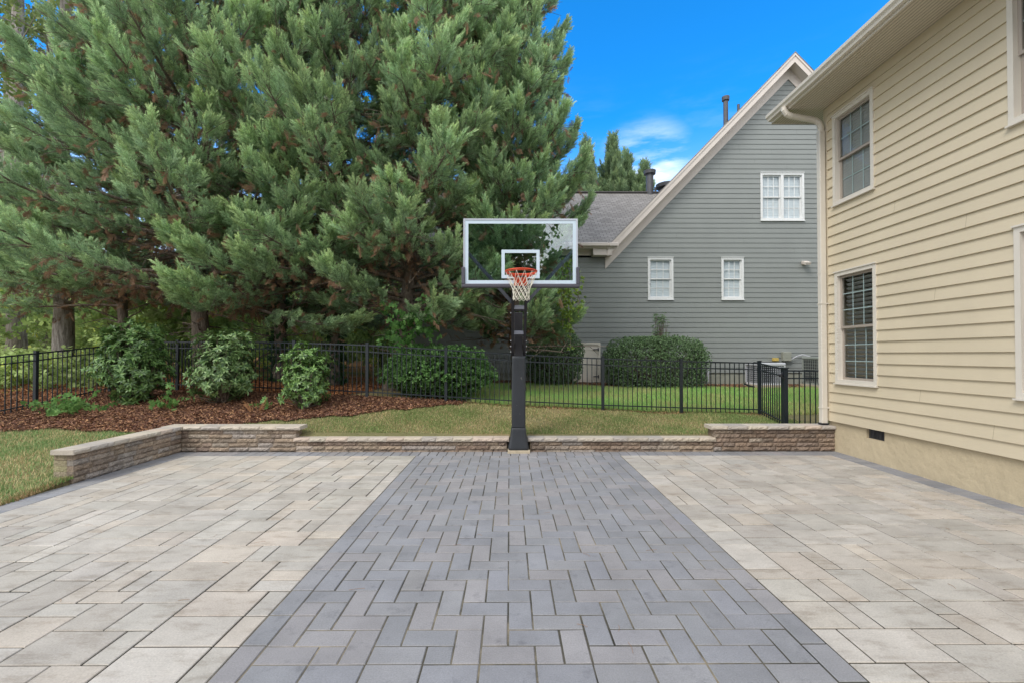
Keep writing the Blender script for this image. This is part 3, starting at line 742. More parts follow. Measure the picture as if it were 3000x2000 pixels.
def window(house, P, s0, s1, z0, z1, trim, sash, munt, blind, cols, rows, tw=.07, units=1, slat=.05, label=None, prot=.03, blind_gap=None, glassm=None, open_slats=True, mw=.008):
    """house part: window (casing) > sash, muntins, pane, blind"""
    def build(parent, name, fn, mat):
        mb = MB(house.location); fn(mb); return mb.build(name, mat, parent)
    def bx_(mb, a0, a1, b0, b1, d0, d1):
        V = [P(a, b_, d) for d in (d0, d1) for (a, b_) in ((a0, b0), (a1, b0), (a1, b1), (a0, b1))]
        mb.add(V, [[0,3,2,1],[4,5,6,7],[0,1,5,4],[1,2,6,5],[2,3,7,6],[3,0,4,7]])
    def casing(mb):
        bx_(mb, s0, s1, z1-tw, z1, -.10, prot); bx_(mb, s0, s1, z0, z0+tw, -.10, prot+.002)
        bx_(mb, s0, s0+tw, z0+tw, z1-tw, -.10, prot); bx_(mb, s1-tw, s1, z0+tw, z1-tw, -.10, prot)
        bx_(mb, s0-.01, s1+.01, z1+.0005, z1+.022, -.02, prot+.02)
        bx_(mb, s0-.012, s1+.012, z0-.022, z0-.0005, -.02, prot+.03)
        for u in range(1, units):
            c = s0+(s1-s0)*u/units; bx_(mb, c-.045, c+.045, z0+tw, z1-tw, -.10, prot-.004)
    w = build(house, 'window', casing, trim)
    if label: w['label'] = label
    W_ = (s1-s0)/units
    for u in range(units):
        a = s0+W_*u+(tw if u == 0 else .045); b_ = s0+W_*(u+1)-(tw if u == units-1 else .045)
        c0, c1 = z0+tw, z1-tw; zm = (c0+c1)/2+.0
        fw = .042
        for (za, zb, dd_) in ((zm-.02, c1, -.030), (c0, zm+.02, -.062)):
            def sfn(mb, za=za, zb=zb, dd_=dd_):
                bx_(mb, a+.001, b_-.001, zb-fw, zb, dd_-.025, dd_); bx_(mb, a+.001, b_-.001, za, za+fw, dd_-.025, dd_)
                bx_(mb, a+.001, a+fw, za+fw, zb-fw, dd_-.025, dd_); bx_(mb, b_-fw, b_-.001, za+fw, zb-fw, dd_-.025, dd_)
            sa_ = build(w, 'sash', sfn, sash)
            def gfn(mb, za=za, zb=zb, dd_=dd_):
                mb.add([P(a+fw-.004, za+fw-.004, dd_-.012), P(b_-fw+.004, za+fw-.004, dd_-.012), P(b_-fw+.004, zb-fw+.004, dd_-.012), P(a+fw-.004, zb-fw+.004, dd_-.012)], [[0, 1, 2, 3]])
            build(w, 'pane', gfn, glassm or M['glass'])
            def mfn(mb, za=za, zb=zb, dd_=dd_):
                for k in range(1, cols):
                    x = a+fw+(b_-a-2*fw)*k/cols; bx_(mb, x-mw, x+mw, za+fw, zb-fw, dd_-.020, dd_-.016)
                for k in range(1, rows):
                    z = za+fw+(zb-za-2*fw)*k/rows; bx_(mb, a+fw, b_-fw, z-mw, z+mw, dd_-.0245, dd_-.0205)
            build(w, 'muntin', mfn, munt)
        def bfn(mb):
            z = c0+.03; n_ = 0
            while z < c1-.02:
                if open_slats:
                    V = [P(a+.03, z-.008, -.155), P(b_-.03, z-.008, -.155), P(b_-.03, z+slat*.52, -.155+slat*.62), P(a+.03, z+slat*.52, -.155+slat*.62)]
                else:
                    V = [P(a+.01, z-.004, -.089), P(b_-.01, z-.004, -.089), P(b_-.01, z+slat*.98, -.097), P(a+.01, z+slat*.98, -.097)]
                mb.add(V, [[0, 1, 2, 3]]); z += slat
        build(w, 'blind', bfn, blind)
    return w

# ---- beige house (right)
HX = 5.985; HY1 = 8.56; HY0 = -5.0; SOF = 6.42
hb = empty('beige_house', (HX+4, 2, 0), 'beige two storey house with lap siding, white downspout and painted foundation', 'house')
PB = lambda s, z, d: (HX-d, s, z)
wins = [(7.36, 8.30, 1.27, 3.26), (7.38, 8.32, 4.50, 6.15), (4.30, 5.33, 1.27, 3.27), (4.30, 5.37, 4.50, 6.15), (1.0, 2.0, 1.27, 3.27)]
# s axis runs from far to near reversed so faces point outward: use s = -y
PBr = lambda s, z, d: (HX-d, -s, z)
ops = [(-b_, -a, c, d) for (a, b_, c, d) in wins]
def fn(mb): clap(mb, PBr, .555, SOF-.16, lambda z: -HY1+.09, lambda z: -HY0, [(a+.02, b_-.02, c+.02, d-.02) for a, b_, c, d in ops])
bl(hb, 'siding_wall', fn, M['beige'])
for q_ in [(-6.35, .555+.18*11), (-6.6, .555+.18*3), (-7.0, .555+.18*19), (-5.6, .555+.18*1), (-5.9, .555+.18*16)]: bl(hb, 'siding_joint', lambda mb: seams(mb, PBr, [q_]), M['seam'])
def fn(mb):
    mb.box(HX-.016, HX+.10, HY1-.092, HY1+.012, .555, SOF-.002)      # corner board
bl(hb, 'corner_board', fn, M['beige'])
bl(hb, 'frieze_board', lambda mb: mb.box(HX-.018, HX+.02, HY0, HY1-.093, SOF-.155, SOF-.002), M['beige'])
def fn(mb):   # shell of plain walls behind and around
    z0, z1 = .55, SOF+.2
    # back of siding with window holes
    zs = sorted({z0, z1, *[q for w in wins for q in (w[2]+.02, w[3]-.02)]}); 
    for a, b_ in zip(zs[:-1], zs[1:]):
        zm = (a+b_)/2; blk = sorted([(w[0]+.02, w[1]-.02) for w in wins if w[2]+.02 < zm < w[3]-.02]); cur = HY0
        for (p, q) in blk+[(HY1-.001, None)]:
            if p > cur: mb.add([(HX+.001, cur, a), (HX+.001, p, a), (HX+.001, p, b_), (HX+.001, cur, b_)], [[0, 1, 2, 3]])
            if q is not None: cur = q
    X1 = 15
    mb.add([(HX, HY1, z0), (X1, HY1, z0), (X1, HY1, z1), (HX, HY1, z1)], [[0, 1, 2, 3]])
    mb.add([(HX, HY0, z0), (X1, HY0, z0), (X1, HY0, z1), (HX, HY0, z1)], [[0, 1, 2, 3]])
    mb.add([(X1, HY0, z0), (X1, HY1, z0), (X1, HY1, z1), (X1, HY0, z1)], [[0, 1, 2, 3]])
    mb.add([(HX+.02, HY0, z0+.1), (X1, HY0, z0+.1), (X1, HY1, z0+.1), (HX+.02, HY1, z0+.1)], [[0, 1, 2, 3]])
    mb.add([(HX+.02, HY0, z1-.1), (X1, HY0, z1-.1), (X1, HY1, z1-.1), (HX+.02, HY1, z1-.1)], [[0, 1, 2, 3]])
bl(hb, 'inner_wall', fn, M['beige'])
# near-black panel behind the windows, the dimness of the rooms put into its colour
bl(hb, 'room_dimness_panel', lambda mb: mb.box(HX+1.2, HX+1.25, HY0+.1, HY1-.1, .6, SOF), M['dark_room'])
def fn(mb):
    # foundation with a recess for the vent
    x = HX+.03; ya, yb, za, zb = 7.29, 7.66, .385, .545
    rg = random.Random(3)
    def rect(y0, y1, z0, z1): mb.add([(x, y0, z0), (x, y1, z0), (x, y1, z1), (x, y0, z1)], [[0, 1, 2, 3]])
    rect(HY0, ya, -.1, .56); rect(yb, HY1-.01, -.1, .56); rect(ya, yb, -.1, za); rect(ya, yb, zb, .56)
    mb.add([(x, ya, za), (x, yb, za), (x+.09, yb, za), (x+.09, ya, za)], [[0,1,2,3]]); mb.add([(x, ya, zb), (x, yb, zb), (x+.09, yb, zb), (x+.09, ya, zb)], [[0,1,2,3]])
    mb.add([(x, ya, za), (x, ya, zb), (x+.09, ya, zb), (x+.09, ya, za)], [[0,1,2,3]]); mb.add([(x, yb, za), (x, yb, zb), (x+.09, yb, zb), (x+.09, yb, za)], [[0,1,2,3]])
    mb.add([(x, HY1-.01, -.1), (15, HY1-.01, -.1), (15, HY1-.01, .56), (x, HY1-.01, .56)], [[0,1,2,3]])
bl(hb, 'foundation', fn, M['stucco'])
def fn(mb):
    x = HX+.075
    mb.box(x+.03, x+.035, 7.29, 7.66, .385, .545)
    for k in range(13): yy = 7.305+k*.0285; mb.box(x, x+.012, yy, yy+.010, .390, .540)
    mb.box(x-.004, x+.014, 7.292, 7.658, .386, .394); mb.box(x-.004, x+.014, 7.292, 7.658, .536, .544)
bl(hb, 'foundation_vent', fn, M['galv'])
for k, (a, b_, c, d) in enumerate(wins):
    lab = ['lower window with dark half-open shutter slats next to the downspout', 'upper window with closed dark blinds under the eave'][k] if k < 2 else None
    window(hb, PBr, -b_, -a, c, d, M['trim_cream'], M['sash'], M['muntin'], M['blind_dark'], 3, (3 if d < 4 else 2), tw=.065, slat=(.075 if k in (0,) else .05), label=lab, open_slats=(k != 1))
# eave: soffit, fascia, gutter
EX = 5.28; EY1 = 9.06
def fn(mb):
    mb.add([(HX+.3, HY0, SOF), (EX, HY0, SOF), (EX, EY1, SOF), (HX+.3, EY1, SOF)], [[0, 1, 2, 3]])
bl(hb, 'soffit', fn, M['soffit'])
bl(hb, 'fascia', lambda mb: (mb.box(EX-.02, EX, HY0, EY1, SOF-.012, SOF+.17), mb.box(EX, 16, EY1, EY1+.02, SOF-.012, SOF+.17)), M['trim_cream'])
def fn(mb):   # K-style gutter profile swept along y
    pr = [(EX-.021, SOF+.155), (EX-.021, SOF+.03), (EX-.085, SOF+.03), (EX-.095, SOF+.07), (EX-.125, SOF+.10), (EX-.13, SOF+.15), (EX-.118, SOF+.158), (EX-.116, SOF+.10), (EX-.08, SOF+.045), (EX-.03, SOF+.045), (EX-.029, SOF+.155)]
    n = len(pr); V = [(x, HY0, z) for x, z in pr]+[(x, EY1+.01, z) for x, z in pr]
    F = [[i, (i+1) % n, n+(i+1) % n, n+i] for i in range(n)]+[[n+i for i in (0,1,2,3,4,5,6)]]
    mb.add(V, F)
bl(hb, 'gutter', fn, M['trim_cream'])
def fn(mb):
    s_ = .62
    # front slope and back slope of the gable roof, ridge along y
    rx = 11.0; rz = SOF+.17+(rx-EX)*s_
    mb.add([(EX-.05, HY0-.3, SOF+.165), (EX-.05, EY1+.05, SOF+.165), (rx, EY1+.05, rz), (rx, HY0-.3, rz)], [[0, 3, 2, 1]])
    mb.add([(17, HY0-.3, SOF+.165), (17, EY1+.05, SOF+.165), (rx, EY1+.05, rz), (rx, HY0-.3, rz)], [[0, 1, 2, 3]])
    mb.add([(EX-.05, EY1-.6, SOF+.165), (17, EY1-.6, SOF+.165), (rx, EY1-.6, rz)], [[0, 1, 2]])
bl(hb, 'roof', fn, M['galv'])
# downspout
def fn(mb):
    dx0, dx1, dy0, dy1 = 5.84, 5.945, HY1-.075, HY1+.025
    mb.box(dx0, dx1, dy0, dy1, .50, SOF-.42, bev=.008)
    for z in (.78, 2.72): mb.box(dx0-.006, dx1+.03, dy0-.006, dy1+.006, z, z+.02)
    for z in (3.30,): mb.box(dx0-.003, dx1+.003, dy0-.003, dy1+.003, z, z+.008)
    c = Vector(((dx0+dx1)/2, (dy0+dy1)/2, 0))
    # elbows: from gutter outlet down and back to the wall
    path = [Vector((EX-.075, HY1-.02, SOF+.04)), Vector((EX-.075, HY1-.02, SOF-.02)), Vector((EX-.03, HY1-.02, SOF-.09)), Vector((EX+.05, HY1-.02, SOF-.125)),
            Vector((HX-.30, HY1-.022, SOF-.19)), Vector((HX-.19, HY1-.024, SOF-.215)), Vector((HX-.12, HY1-.025, SOF-.27)), Vector((c.x, c.y, SOF-.35)), Vector((c.x, c.y, SOF-.47))]
    pts = []; rs = []
    for a, b_ in zip(path[:-1], path[1:]):
        for k in range(6):
            pts.append(a.lerp(b_, k/6)); rs.append(.052+(.004 if (len(pts) % 2) else 0))
    pts.append(path[-1]); rs.append(.058)
    mb.tube(pts, rs, 10)
bl(hb, 'downspout', fn, M['trim_cream'])
def fn(mb):
    for k in range(7):
        z = .30+k*.03; e = .0 if k % 2 else .008
        mb.box(5.832-e, 5.953+e, HY1-.083-e, HY1+.033+e, z, z+.028, bev=.006)
bl(hb, 'drain_boot', fn, M['rubber'])

# ---- grey neighbour house
GYF = 16.4
hg = empty('grey_house', (7, GYF, .7), 'grey green neighbouring house with steep gable, white windows and shingled wing', 'house')
AX, AZ = 10.14, 11.80        # siding apex
sl = 1.035
gz = lambda x: AZ-sl*abs(x-AX)
PG = lambda s, z, d: (s, GYF-d, z)
gw = [(9.10, 10.69, 6.62, 8.36), (4.995, 5.92, 3.75, 5.27), (7.66, 8.47, 3.75, 5.27)]
gd = (2.30, 3.27, .80, 2.21)
XLW = -3.6; EZ = 5.35
def lo_(z): return XLW if z < EZ-.001 else AX-(AZ-z)/sl
def hi_(z): return min(16.5, AX+(AZ-z)/sl)
oo = [(a+.02, b_-.02, c+.02, d-.02) for a, b_, c, d in gw+[gd]]
def fn(mb):
    z0 = 1.13; n = int((EZ-z0)/.18); zsplit = z0+.18*round((EZ-z0)/.18)
    clap(mb, PG, z0, zsplit, lambda z: XLW, lambda z: 16.5, oo, .18, .016)
    clap(mb, PG, zsplit, AZ-.02, lambda z: AX-(AZ-z)/sl, hi_, oo, .18, .016)
bl(hg, 'siding_wall', fn, M['grey_siding'])
rr = random.Random(8)
sm_pts = []
for k in range(34):
    row = rr.randint(0, 48); z = 1.13+.18*row
    lo1 = (AX-(AZ-z)/sl+.5) if z > EZ else 0
    if lo1 > 13: continue
    s = rr.uniform(lo1, min(12.5, AX+(AZ-z)/sl-.5)) if z < 10 else AX
    if any(a-.05 < s < b_+.05 and c-.2 < z < d+.05 for a, b_, c, d in gw+[gd]): continue
    sm_pts.append((s, z))
for q_ in sm_pts: bl(hg, 'siding_joint', lambda mb: seams(mb, lambda s, z, d: PG(s, z, d+.002), [q_]), M['seam_grey'])
def fn(mb):
    mb.box(XLW, 2.30, GYF+.02, GYF+.25, .2, 1.13); mb.box(3.27, 16.5, GYF+.02, GYF+.25, .2, 1.13); mb.box(2.30, 3.27, GYF+.04, GYF+.25, .2, .80)
bl(hg, 'foundation', fn, M['grey_found'])
def fn(mb):
    z0 = 1.0; x1 = 16.5; yb = 27
    mb.add([(XLW, GYF, z0), (XLW, yb, z0), (XLW, yb, 5.5), (XLW, GYF, 5.5)], [[0,1,2,3]])
    mb.add([(XLW, GYF+.4, 5.5), (XLW, yb, 5.5), (XLW, 20.6, 9.0)], [[0,1,2]])
    mb.add([(x1, GYF, z0), (x1, yb, z0), (x1, yb, 5.5), (x1, GYF, 5.5)], [[0,1,2,3]])
    mb.add([(XLW, yb, z0), (x1, yb, z0), (x1, yb, 5.5), (XLW, yb, 5.5)], [[0,1,2,3]])
    mb.add([(XLW, GYF+.3, 1.14), (x1, GYF+.3, 1.14), (x1, yb, 1.14), (XLW, yb, 1.14)], [[0,1,2,3]])
bl(hg, 'side_wall', fn, M['grey_siding'])
bl(hg, 'corner_board', lambda mb: mb.box(XLW-.02, XLW+.10, GYF-.03, GYF+.1, 1.1, 5.33), M['trim_tan'])
window(hg, PG, *gw[0][:2], *gw[0][2:], M['white'], M['white'], M['white'], M['blind_white'], 3, 2, tw=.075, units=2, slat=.06, label='paired white window high in the gable', open_slats=False, mw=.016, glassm=M['glass_bright'])
window(hg, PG, *gw[1][:2], *gw[1][2:], M['white'], M['white'], M['white'], M['blind_white'], 3, 2, tw=.075, slat=.06, label='single white window nearer the backboard', open_slats=False, mw=.016, glassm=M['glass_bright'])
window(hg, PG, *gw[2][:2], *gw[2][2:], M['white'], M['white'], M['white'], M['blind_white'], 3, 2, tw=.075, slat=.06, label='single white window nearer the beige house', open_slats=False, mw=.016, glassm=M['glass_bright'])
def fn(mb):
    a, b_, c, d = gd
    mb.box(a, b_, GYF-.035, GYF+.05, d-.07, d); mb.box(a, a+.08, GYF-.035, GYF+.05, c, d-.07); mb.box(b_-.08, b_, GYF-.035, GYF+.05, c, d-.07)
    mb.box(a+.082, b_-.082, GYF-.012, GYF+.02, c, d-.072)
    for (z0, z1) in ((c+.08, c+.58), (c+.64, d-.24)): 
        ringb = [(a+.16, b_-.16, z0, z0+.02), (a+.16, b_-.16, z1-.02, z1), (a+.16, a+.18, z0+.02, z1-.02), (b_-.18, b_-.16, z0+.02, z1-.02)]
        for (p, q, e, f) in ringb: mb.box(p, q, GYF-.022, GYF-.013, e, f)
dr = bl(hg, 'access_door', fn, M['door_cream'])
for z in (.98, 1.95):
    mb = MB(hg.location); mb.box(gd[1]-.26, gd[1]-.07, GYF-.046, GYF-.036, z, z+.035); mb.box(gd[1]-.10, gd[1]-.06, GYF-.048, GYF-.036, z-.04, z+.075)
    mb.build('hinge', M['galv'], dr)
# gable roof and rake trim (front overhang .4)
RY = 16.0; th = .16
def rk(x, dz=0): return 12.52-1.035*abs(x-10.14)+dz
XE = 3.45
def fn(mb):
    # fascia: a sloping board on both sides, butt at apex, front plane RY
    def board(xa, xb, t0, t1, y0, y1):
        mb.add([(xa, y0, rk(xa, t0)), (xb, y0, rk(xb, t0)), (xb, y0, rk(xb, t1)), (xa, y0, rk(xa, t1)),
                (xa, y1, rk(xa, t0)), (xb, y1, rk(xb, t0)), (xb, y1, rk(xb, t1)), (xa, y1, rk(xa, t1))],
               [[0,1,2,3],[4,7,6,5],[0,4,5,1],[3,2,6,7],[0,3,7,4],[1,5,6,2]])
    for (xa, xb) in ((XE, 10.14), (16.6, 10.14)):
        board(xa, xb, -.36, -.02, RY-.025, RY); board(xa, xb, -.13, -.025, RY-.05, RY-.0255)
        board(xa, xb, -.74, -.36+.02, GYF-.04, GYF-.02)         # frieze on the wall
bl(hg, 'rake_trim', fn, M['trim_tan'])
def fn(mb):
    for (xa, xb) in ((XE, 10.14), (16.6, 10.14)):
        mb.add([(xa, RY, rk(xa, -.34)), (xb, RY, rk(xb, -.34)), (xb, GYF, rk(xb, -.34)), (xa, GYF, rk(xa, -.34))], [[0,1,2,3]])
bl(hg, 'rake_soffit', fn, M['trim_tan'])
def quad_uv(name, quads, mat, par, thick=None):
    V = []; F = []; UVs = []
    for q, uvq in quads:
        n = len(V); V += [tuple(Vector(p)-Vector(par.location)) for p in q]; F.append([n, n+1, n+2, n+3]); UVs += uvq
    return mesh_obj(name, np.array(V), F, mat, par, uv=UVs)
k_ = math.sqrt(1+sl*sl)
qs = []
for (xa, sgn) in ((XE-.03, 1), (16.63, -1)):
    za = rk(xa, .0); l = abs(10.14-xa)*k_; pts = [(xa, RY-.06, za), (xa, 27, za), (10.14, 27, 12.52), (10.14, RY-.06, 12.52)]
    qs.append((pts, [(0, 0), (11, 0), (11, l), (0, l)]))
for (xa, sgn) in ((XE-.03, 1), (16.63, -1)):     # front edge thickness
    pts = [(xa, RY-.061, rk(xa, -.03)), (10.14, RY-.061, 12.49), (10.14, RY-.061, 12.521), (xa, RY-.061, rk(xa, .001))]
    qs.append((pts, [(0, 0), (1, 0), (1, .1), (0, .1)]))
quad_uv('roof', qs, M['shingle'], hg)
# wing roof
WZ0, WY0, WYR, WZR = 5.72, 15.95, 20.4, 9.04
l = math.hypot(WYR-WY0, WZR-WZ0)
qs = [([(XLW-.3, WY0, WZ0), (6.9, WY0+0, WZ0), (6.9, WYR, WZR), (XLW-.3, WYR, WZR)], [(0, 0), (10.8, 0), (10.8, l), (0, l)]),
      ([(XLW-.3, 27.2, WZ0-.9), (10, 27.2, WZ0-.9), (10, WYR, WZR), (XLW-.3, WYR, WZR)], [(0, 0), (10.8, 0), (10.8, l), (0, l)])]
# stop the front slope at the gable wall plane: slope surface right of the rake is inside the gable block
qs[0] = ([(XLW-.3, WY0, WZ0), (XE+.17, WY0, WZ0), (6.97, WYR, WZR), (XLW-.3, WYR, WZR)], [(0, 0), (XE-XLW+.3, 0), (6.75-XLW+.3, l), (0, l)])
quad_uv('wing_roof', qs, M['shingle'], hg)
def fn(mb): mb.box(XLW-.3, 6.8, WYR-.10, WYR+.10, WZR+.0, WZR+.05)
bl(hg, 'ridge_cap', fn, M['shingle'])
def fn(mb):
    mb.box(XLW-.3, XE+.02, WY0-.12, WY0-.02, WZ0-.16, WZ0-.03, bev=.02); mb.box(XLW-.3, XE+.38, WY0-.02, WY0, WZ0-.2, WZ0-.02)
    mb.box(XE+.021, XE+.36, WY0-.10, WY0-.02, WZ0-.16, WZ0-.03, bev=.02)
bl(hg, 'gutter', fn, M['trim_tan'])
def fn(mb):
    mb.box(XLW-.3, XE+.22, WY0+.001, GYF-.03, WZ0-.205, WZ0-.19); mb.box(XLW, XE+.14, GYF-.045, GYF-.016, WZ0-.38, WZ0-.206)
    mb.box(XE-.5, XE+.16, WY0+.05, GYF-.05, WZ0-.44, WZ0-.206)
bl(hg, 'eave_box', fn, M['trim_tan'])
def vent(x, y, z0, z1, r, cap):
    def fn(mb):
        mb.tube([(x, y, z0), (x, y, z1)], r, 12)
        if cap: mb.tube([(x, y, z1-.16), (x, y, z1-.15), (x, y, z1), (x, y, z1+.02)], [r, r*1.55, r*1.65, r*.4], 12); mb.tube([(x, y, z0), (x, y, z0+.18)], [r*1.5, r*1.15], 12)
    bl(hg, 'roof_vent', fn, M['galv'], smooth_=False)
vent(8.63, 18.0, 10.7, 12.05, .09, True); vent(9.14, 18.0, 11.3, 11.75, .05, False)
vent(6.32, 20.4, 8.5, 10.04, .17, True); vent(6.58, 20.4, 8.5, 9.30, .05, False); 
vent(7.1, 20.4, 9.0, 9.42, .30, True)
lf = bl(hg, 'wall_light', lambda mb: (mb.box(10.58, 10.72, GYF-.04, GYF, 5.0, 5.12), mb.obox((10.66, GYF-.14, 5.06), (.1, 0, 0), (0, -.12, -.05), (0, -.02, .04))), M['trim_tan'])

# meter box, cable, pipes on the grey house; condensers in front
bl(hg, 'electrical_box', lambda mb: (mb.box(9.80, 10.10, GYF-.16, GYF-.02, 1.55, 1.88, bev=.012), mb.box(9.90, 10.02, GYF-.163, GYF-.161, 1.66, 1.78)), M['grey_found'])
bl(hg, 'sensor_box', lambda mb: mb.box(9.46, 9.66, GYF-.12, GYF-.02, 1.55, 1.66, bev=.01), M['yellow'])
bl(hg, 'cable', lambda mb: mb.tube([(10.10, GYF-.1, 1.60), (10.3, GYF-.12, 1.72), (10.5, GYF-.12, 1.78), (10.75, GYF-.12, 1.72), (10.9, GYF-.2, 1.6)], .018, 6), M['ac_white'])
bl(hg, 'drain_pipe', lambda mb: (mb.tube([(7.13, GYF-.08, 1.30), (7.13, GYF-.08, .80)], .028, 8), mb.box(6.90, 6.99, GYF-.08, GYF-.02, 1.30, 1.55), mb.tube([(6.95, GYF-.06, 1.3), (6.95, GYF-.06, .7)], .02, 6)), M['ac_white'])
def condenser(name, x0, x1, y0, y1, z0, z1, label, casing):
    e = empty(name, ((x0+x1)/2, (y0+y1)/2, z0), label, 'air conditioner')
    def fn(mb):
        t = .05
        for (x, y) in ((x0, y0), (x1-t, y0), (x0, y1-t), (x1-t, y1-t)): mb.box(x, x+t, y, y+t, z0, z1-.10)
        mb.box(x0, x1, y0, y1, z0, z0+.06); mb.box(x0-.01, x1+.01, y0-.01, y1+.01, z1-.12, z1-.02, bev=.02)
    bl(e, 'casing', fn, casing)
    bl(e, 'coil', lambda mb: mb.box(x0+.03, x1-.03, y0+.03, y1-.03, z0+.06, z1-.12), M['ac_dark'])
    def fn(mb):
        n = int((x1-x0)/.075)
        for k in range(n+1): x = x0+.05+(x1-x0-.1)*k/n; mb.box(x-.006, x+.006, y0+.002, y0+.014, z0+.06, z1-.12)
        for k in range(8): z = z0+.1+(z1-z0-.26)*k/7; mb.box(x0+.05, x1-.05, y0+.015, y0+.022, z-.006, z+.006); mb.box(x0+.004, x0+.012, y0+.05, y1-.05, z-.006, z+.006)
        n = 8
        for k in range(n+1): y = y0+.05+(y1-y0-.1)*k/n; mb.box(x0+.013, x0+.02, y-.006, y+.006, z0+.06, z1-.12)
    bl(e, 'grille', fn, casing)
    def fn(mb):
        cx, cy = (x0+x1)/2, (y0+y1)/2
        mb.tube([(cx, cy, z1-.03), (cx, cy, z1)], (x1-x0)*.40, 24)
    bl(e, 'fan_guard', fn, M['ac_dark'])
    bl(e, 'base_slab', lambda mb: mb.box(x0-.06, x1+.06, y0-.06, y1+.06, z0-.14, z0), M['conc'])
    return e
condenser('air_conditioner', 8.25, 9.15, 15.05, 15.9, .78, 1.53, 'pale grey square condenser unit behind the fence corner post', M['ac_white'])
condenser('air_conditioner', 10.15, 11.1, 14.9, 15.75, .78, 1.74, 'taller grey condenser unit half hidden by the white downspout', M['ac_grey'])
hs = MB(); hs.tube([(7.9, 15.3, .80), (8.05, 15.2, .74), (8.2, 15.2, .70), (8.35, 15.25, .73), (8.45, 15.3, .80), (7.85, 15.5, .9)][:5], .03, 6)
tag(hs.build('line_set', M['rubber']), 'black insulated refrigerant hose beside the pale condenser unit', 'hose')

# ------------------------------------------------------------------ foliage engine
def norm(a): return a/np.maximum(np.linalg.norm(a, axis=-1, keepdims=True), 1e-9)
def frames(d, roll):
    d = norm(d); ref = np.tile(np.array([.0, 0, 1.0]), (len(d), 1)); bad = np.abs(d[:, 2]) > .95; ref[bad] = [1, 0, 0]
    x = norm(np.cross(ref, d)); y = np.cross(d, x)
    c, s = np.cos(roll)[:, None], np.sin(roll)[:, None]
    return np.stack([x*c+y*s, -x*s+y*c, d], 2)          # columns: local x,y,z
def scatter(templates, pos, d, scale, rng, roll=None):
    """returns V (n*3,3), t (vertex param), inst index"""
    n = len(pos); roll = rng.random(n)*2*np.pi if roll is None else roll
    Fm = frames(d, roll); pick = rng.integers(0, len(templates), n)
    Vs, Ts, Is = [], [], []
    for k, (tv, tt) in enumerate(templates):
        idx = np.nonzero(pick == k)[0]
        if len(idx) == 0: continue
        v = np.einsum('nij,mj->nmi', Fm[idx], tv)*scale[idx][:, None, None]+pos[idx][:, None, :]
        Vs.append(v.reshape(-1, 3)); Ts.append(np.tile(tt, len(idx))); Is.append(np.repeat(idx, len(tv)))
    return np.concatenate(Vs), np.concatenate(Ts), np.concatenate(Is)
def tri(a, d, l, w, nrm):
    s = np.cross(d, nrm); s = s/max(np.linalg.norm(s), 1e-6)
    return [a-s*w*.5, a+s*w*.5, a+d*l]
def diamond(a, d, l, w, nrm):
    s = np.cross(d, nrm); s = s/max(np.linalg.norm(s), 1e-6); m_ = a+d*l*.5
    return [a, m_+s*w*.5, a+d*l, a, a+d*l, m_-s*w*.5]
def plume(rng, nb=19, ns=7):
    V = []; T = []
    for i in range(nb):
        t = (i+.5)/nb; az_ = i*2.4+rng.random()*.6; an = R(rng.uniform(26, 56))*(1-.35*t)
        d = np.array([math.sin(an)*math.cos(az_), math.sin(an)*math.sin(az_), math.cos(an)]); p = np.array([.03*math.sin(3*t), 0, t*.8])
        l = (.42*(1-.5*t)+.05)*rng.uniform(.8, 1.15); nrm = norm(np.cross(d, rng.normal(size=3))[None])[0]
        V += tri(p, d, l, .040, nrm); T += [t*.3, t*.3, t*.3+.7]
        sd_ = np.cross(d, nrm)
        for j in range(ns):
            s = .22+.68*j/(ns-1); sg = 1 if j % 2 else -1
            dd_ = norm((d*.82+sd_*sg*.62+nrm*rng.uniform(-.2, .2))[None])[0]
            V += tri(p+d*l*s, dd_, l*.46*(1-.40*s), .044, nrm); T += [t*.35+s*.3]*2+[t*.35+.3*s+.35]
    V = np.array(V); V[:, 1] *= .5
    return V, np.array(T)
rg = np.random.default_rng(5)
PLUMES = [plume(rg) for _ in range(8)]
def tri_faces(n): return np.arange(n).reshape(-1, 3)
def lerp(a, b_, t): return np.array(a)[None, :]*(1-t[:, None])+np.array(b_)[None, :]*t[:, None]
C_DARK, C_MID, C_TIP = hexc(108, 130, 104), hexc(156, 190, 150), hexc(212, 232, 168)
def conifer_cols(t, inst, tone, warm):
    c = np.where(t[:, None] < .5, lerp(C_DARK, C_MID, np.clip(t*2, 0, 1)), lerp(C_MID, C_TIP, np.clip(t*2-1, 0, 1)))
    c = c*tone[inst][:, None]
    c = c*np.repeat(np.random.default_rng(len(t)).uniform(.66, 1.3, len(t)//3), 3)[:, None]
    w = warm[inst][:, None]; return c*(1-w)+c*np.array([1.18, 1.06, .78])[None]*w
def trunk_mb(mb, path, r0, r1, n=12, rng=None):
    pts = [Vector(p) for p in path]; k = len(pts); 
    fine = []
    for i in range(k-1):
        for q in range(5): fine.append(pts[i].lerp(pts[i+1], q/5))
    fine.append(pts[-1]); m_ = len(fine)
    rs = [(r0*(1-i/m_)+r1*i/m_)*(1.0+.5*math.exp(-i*1.1))*(1+(.05*math.sin(i*2.3))) for i in range(m_)]
    mb.tube(fine, rs, n)
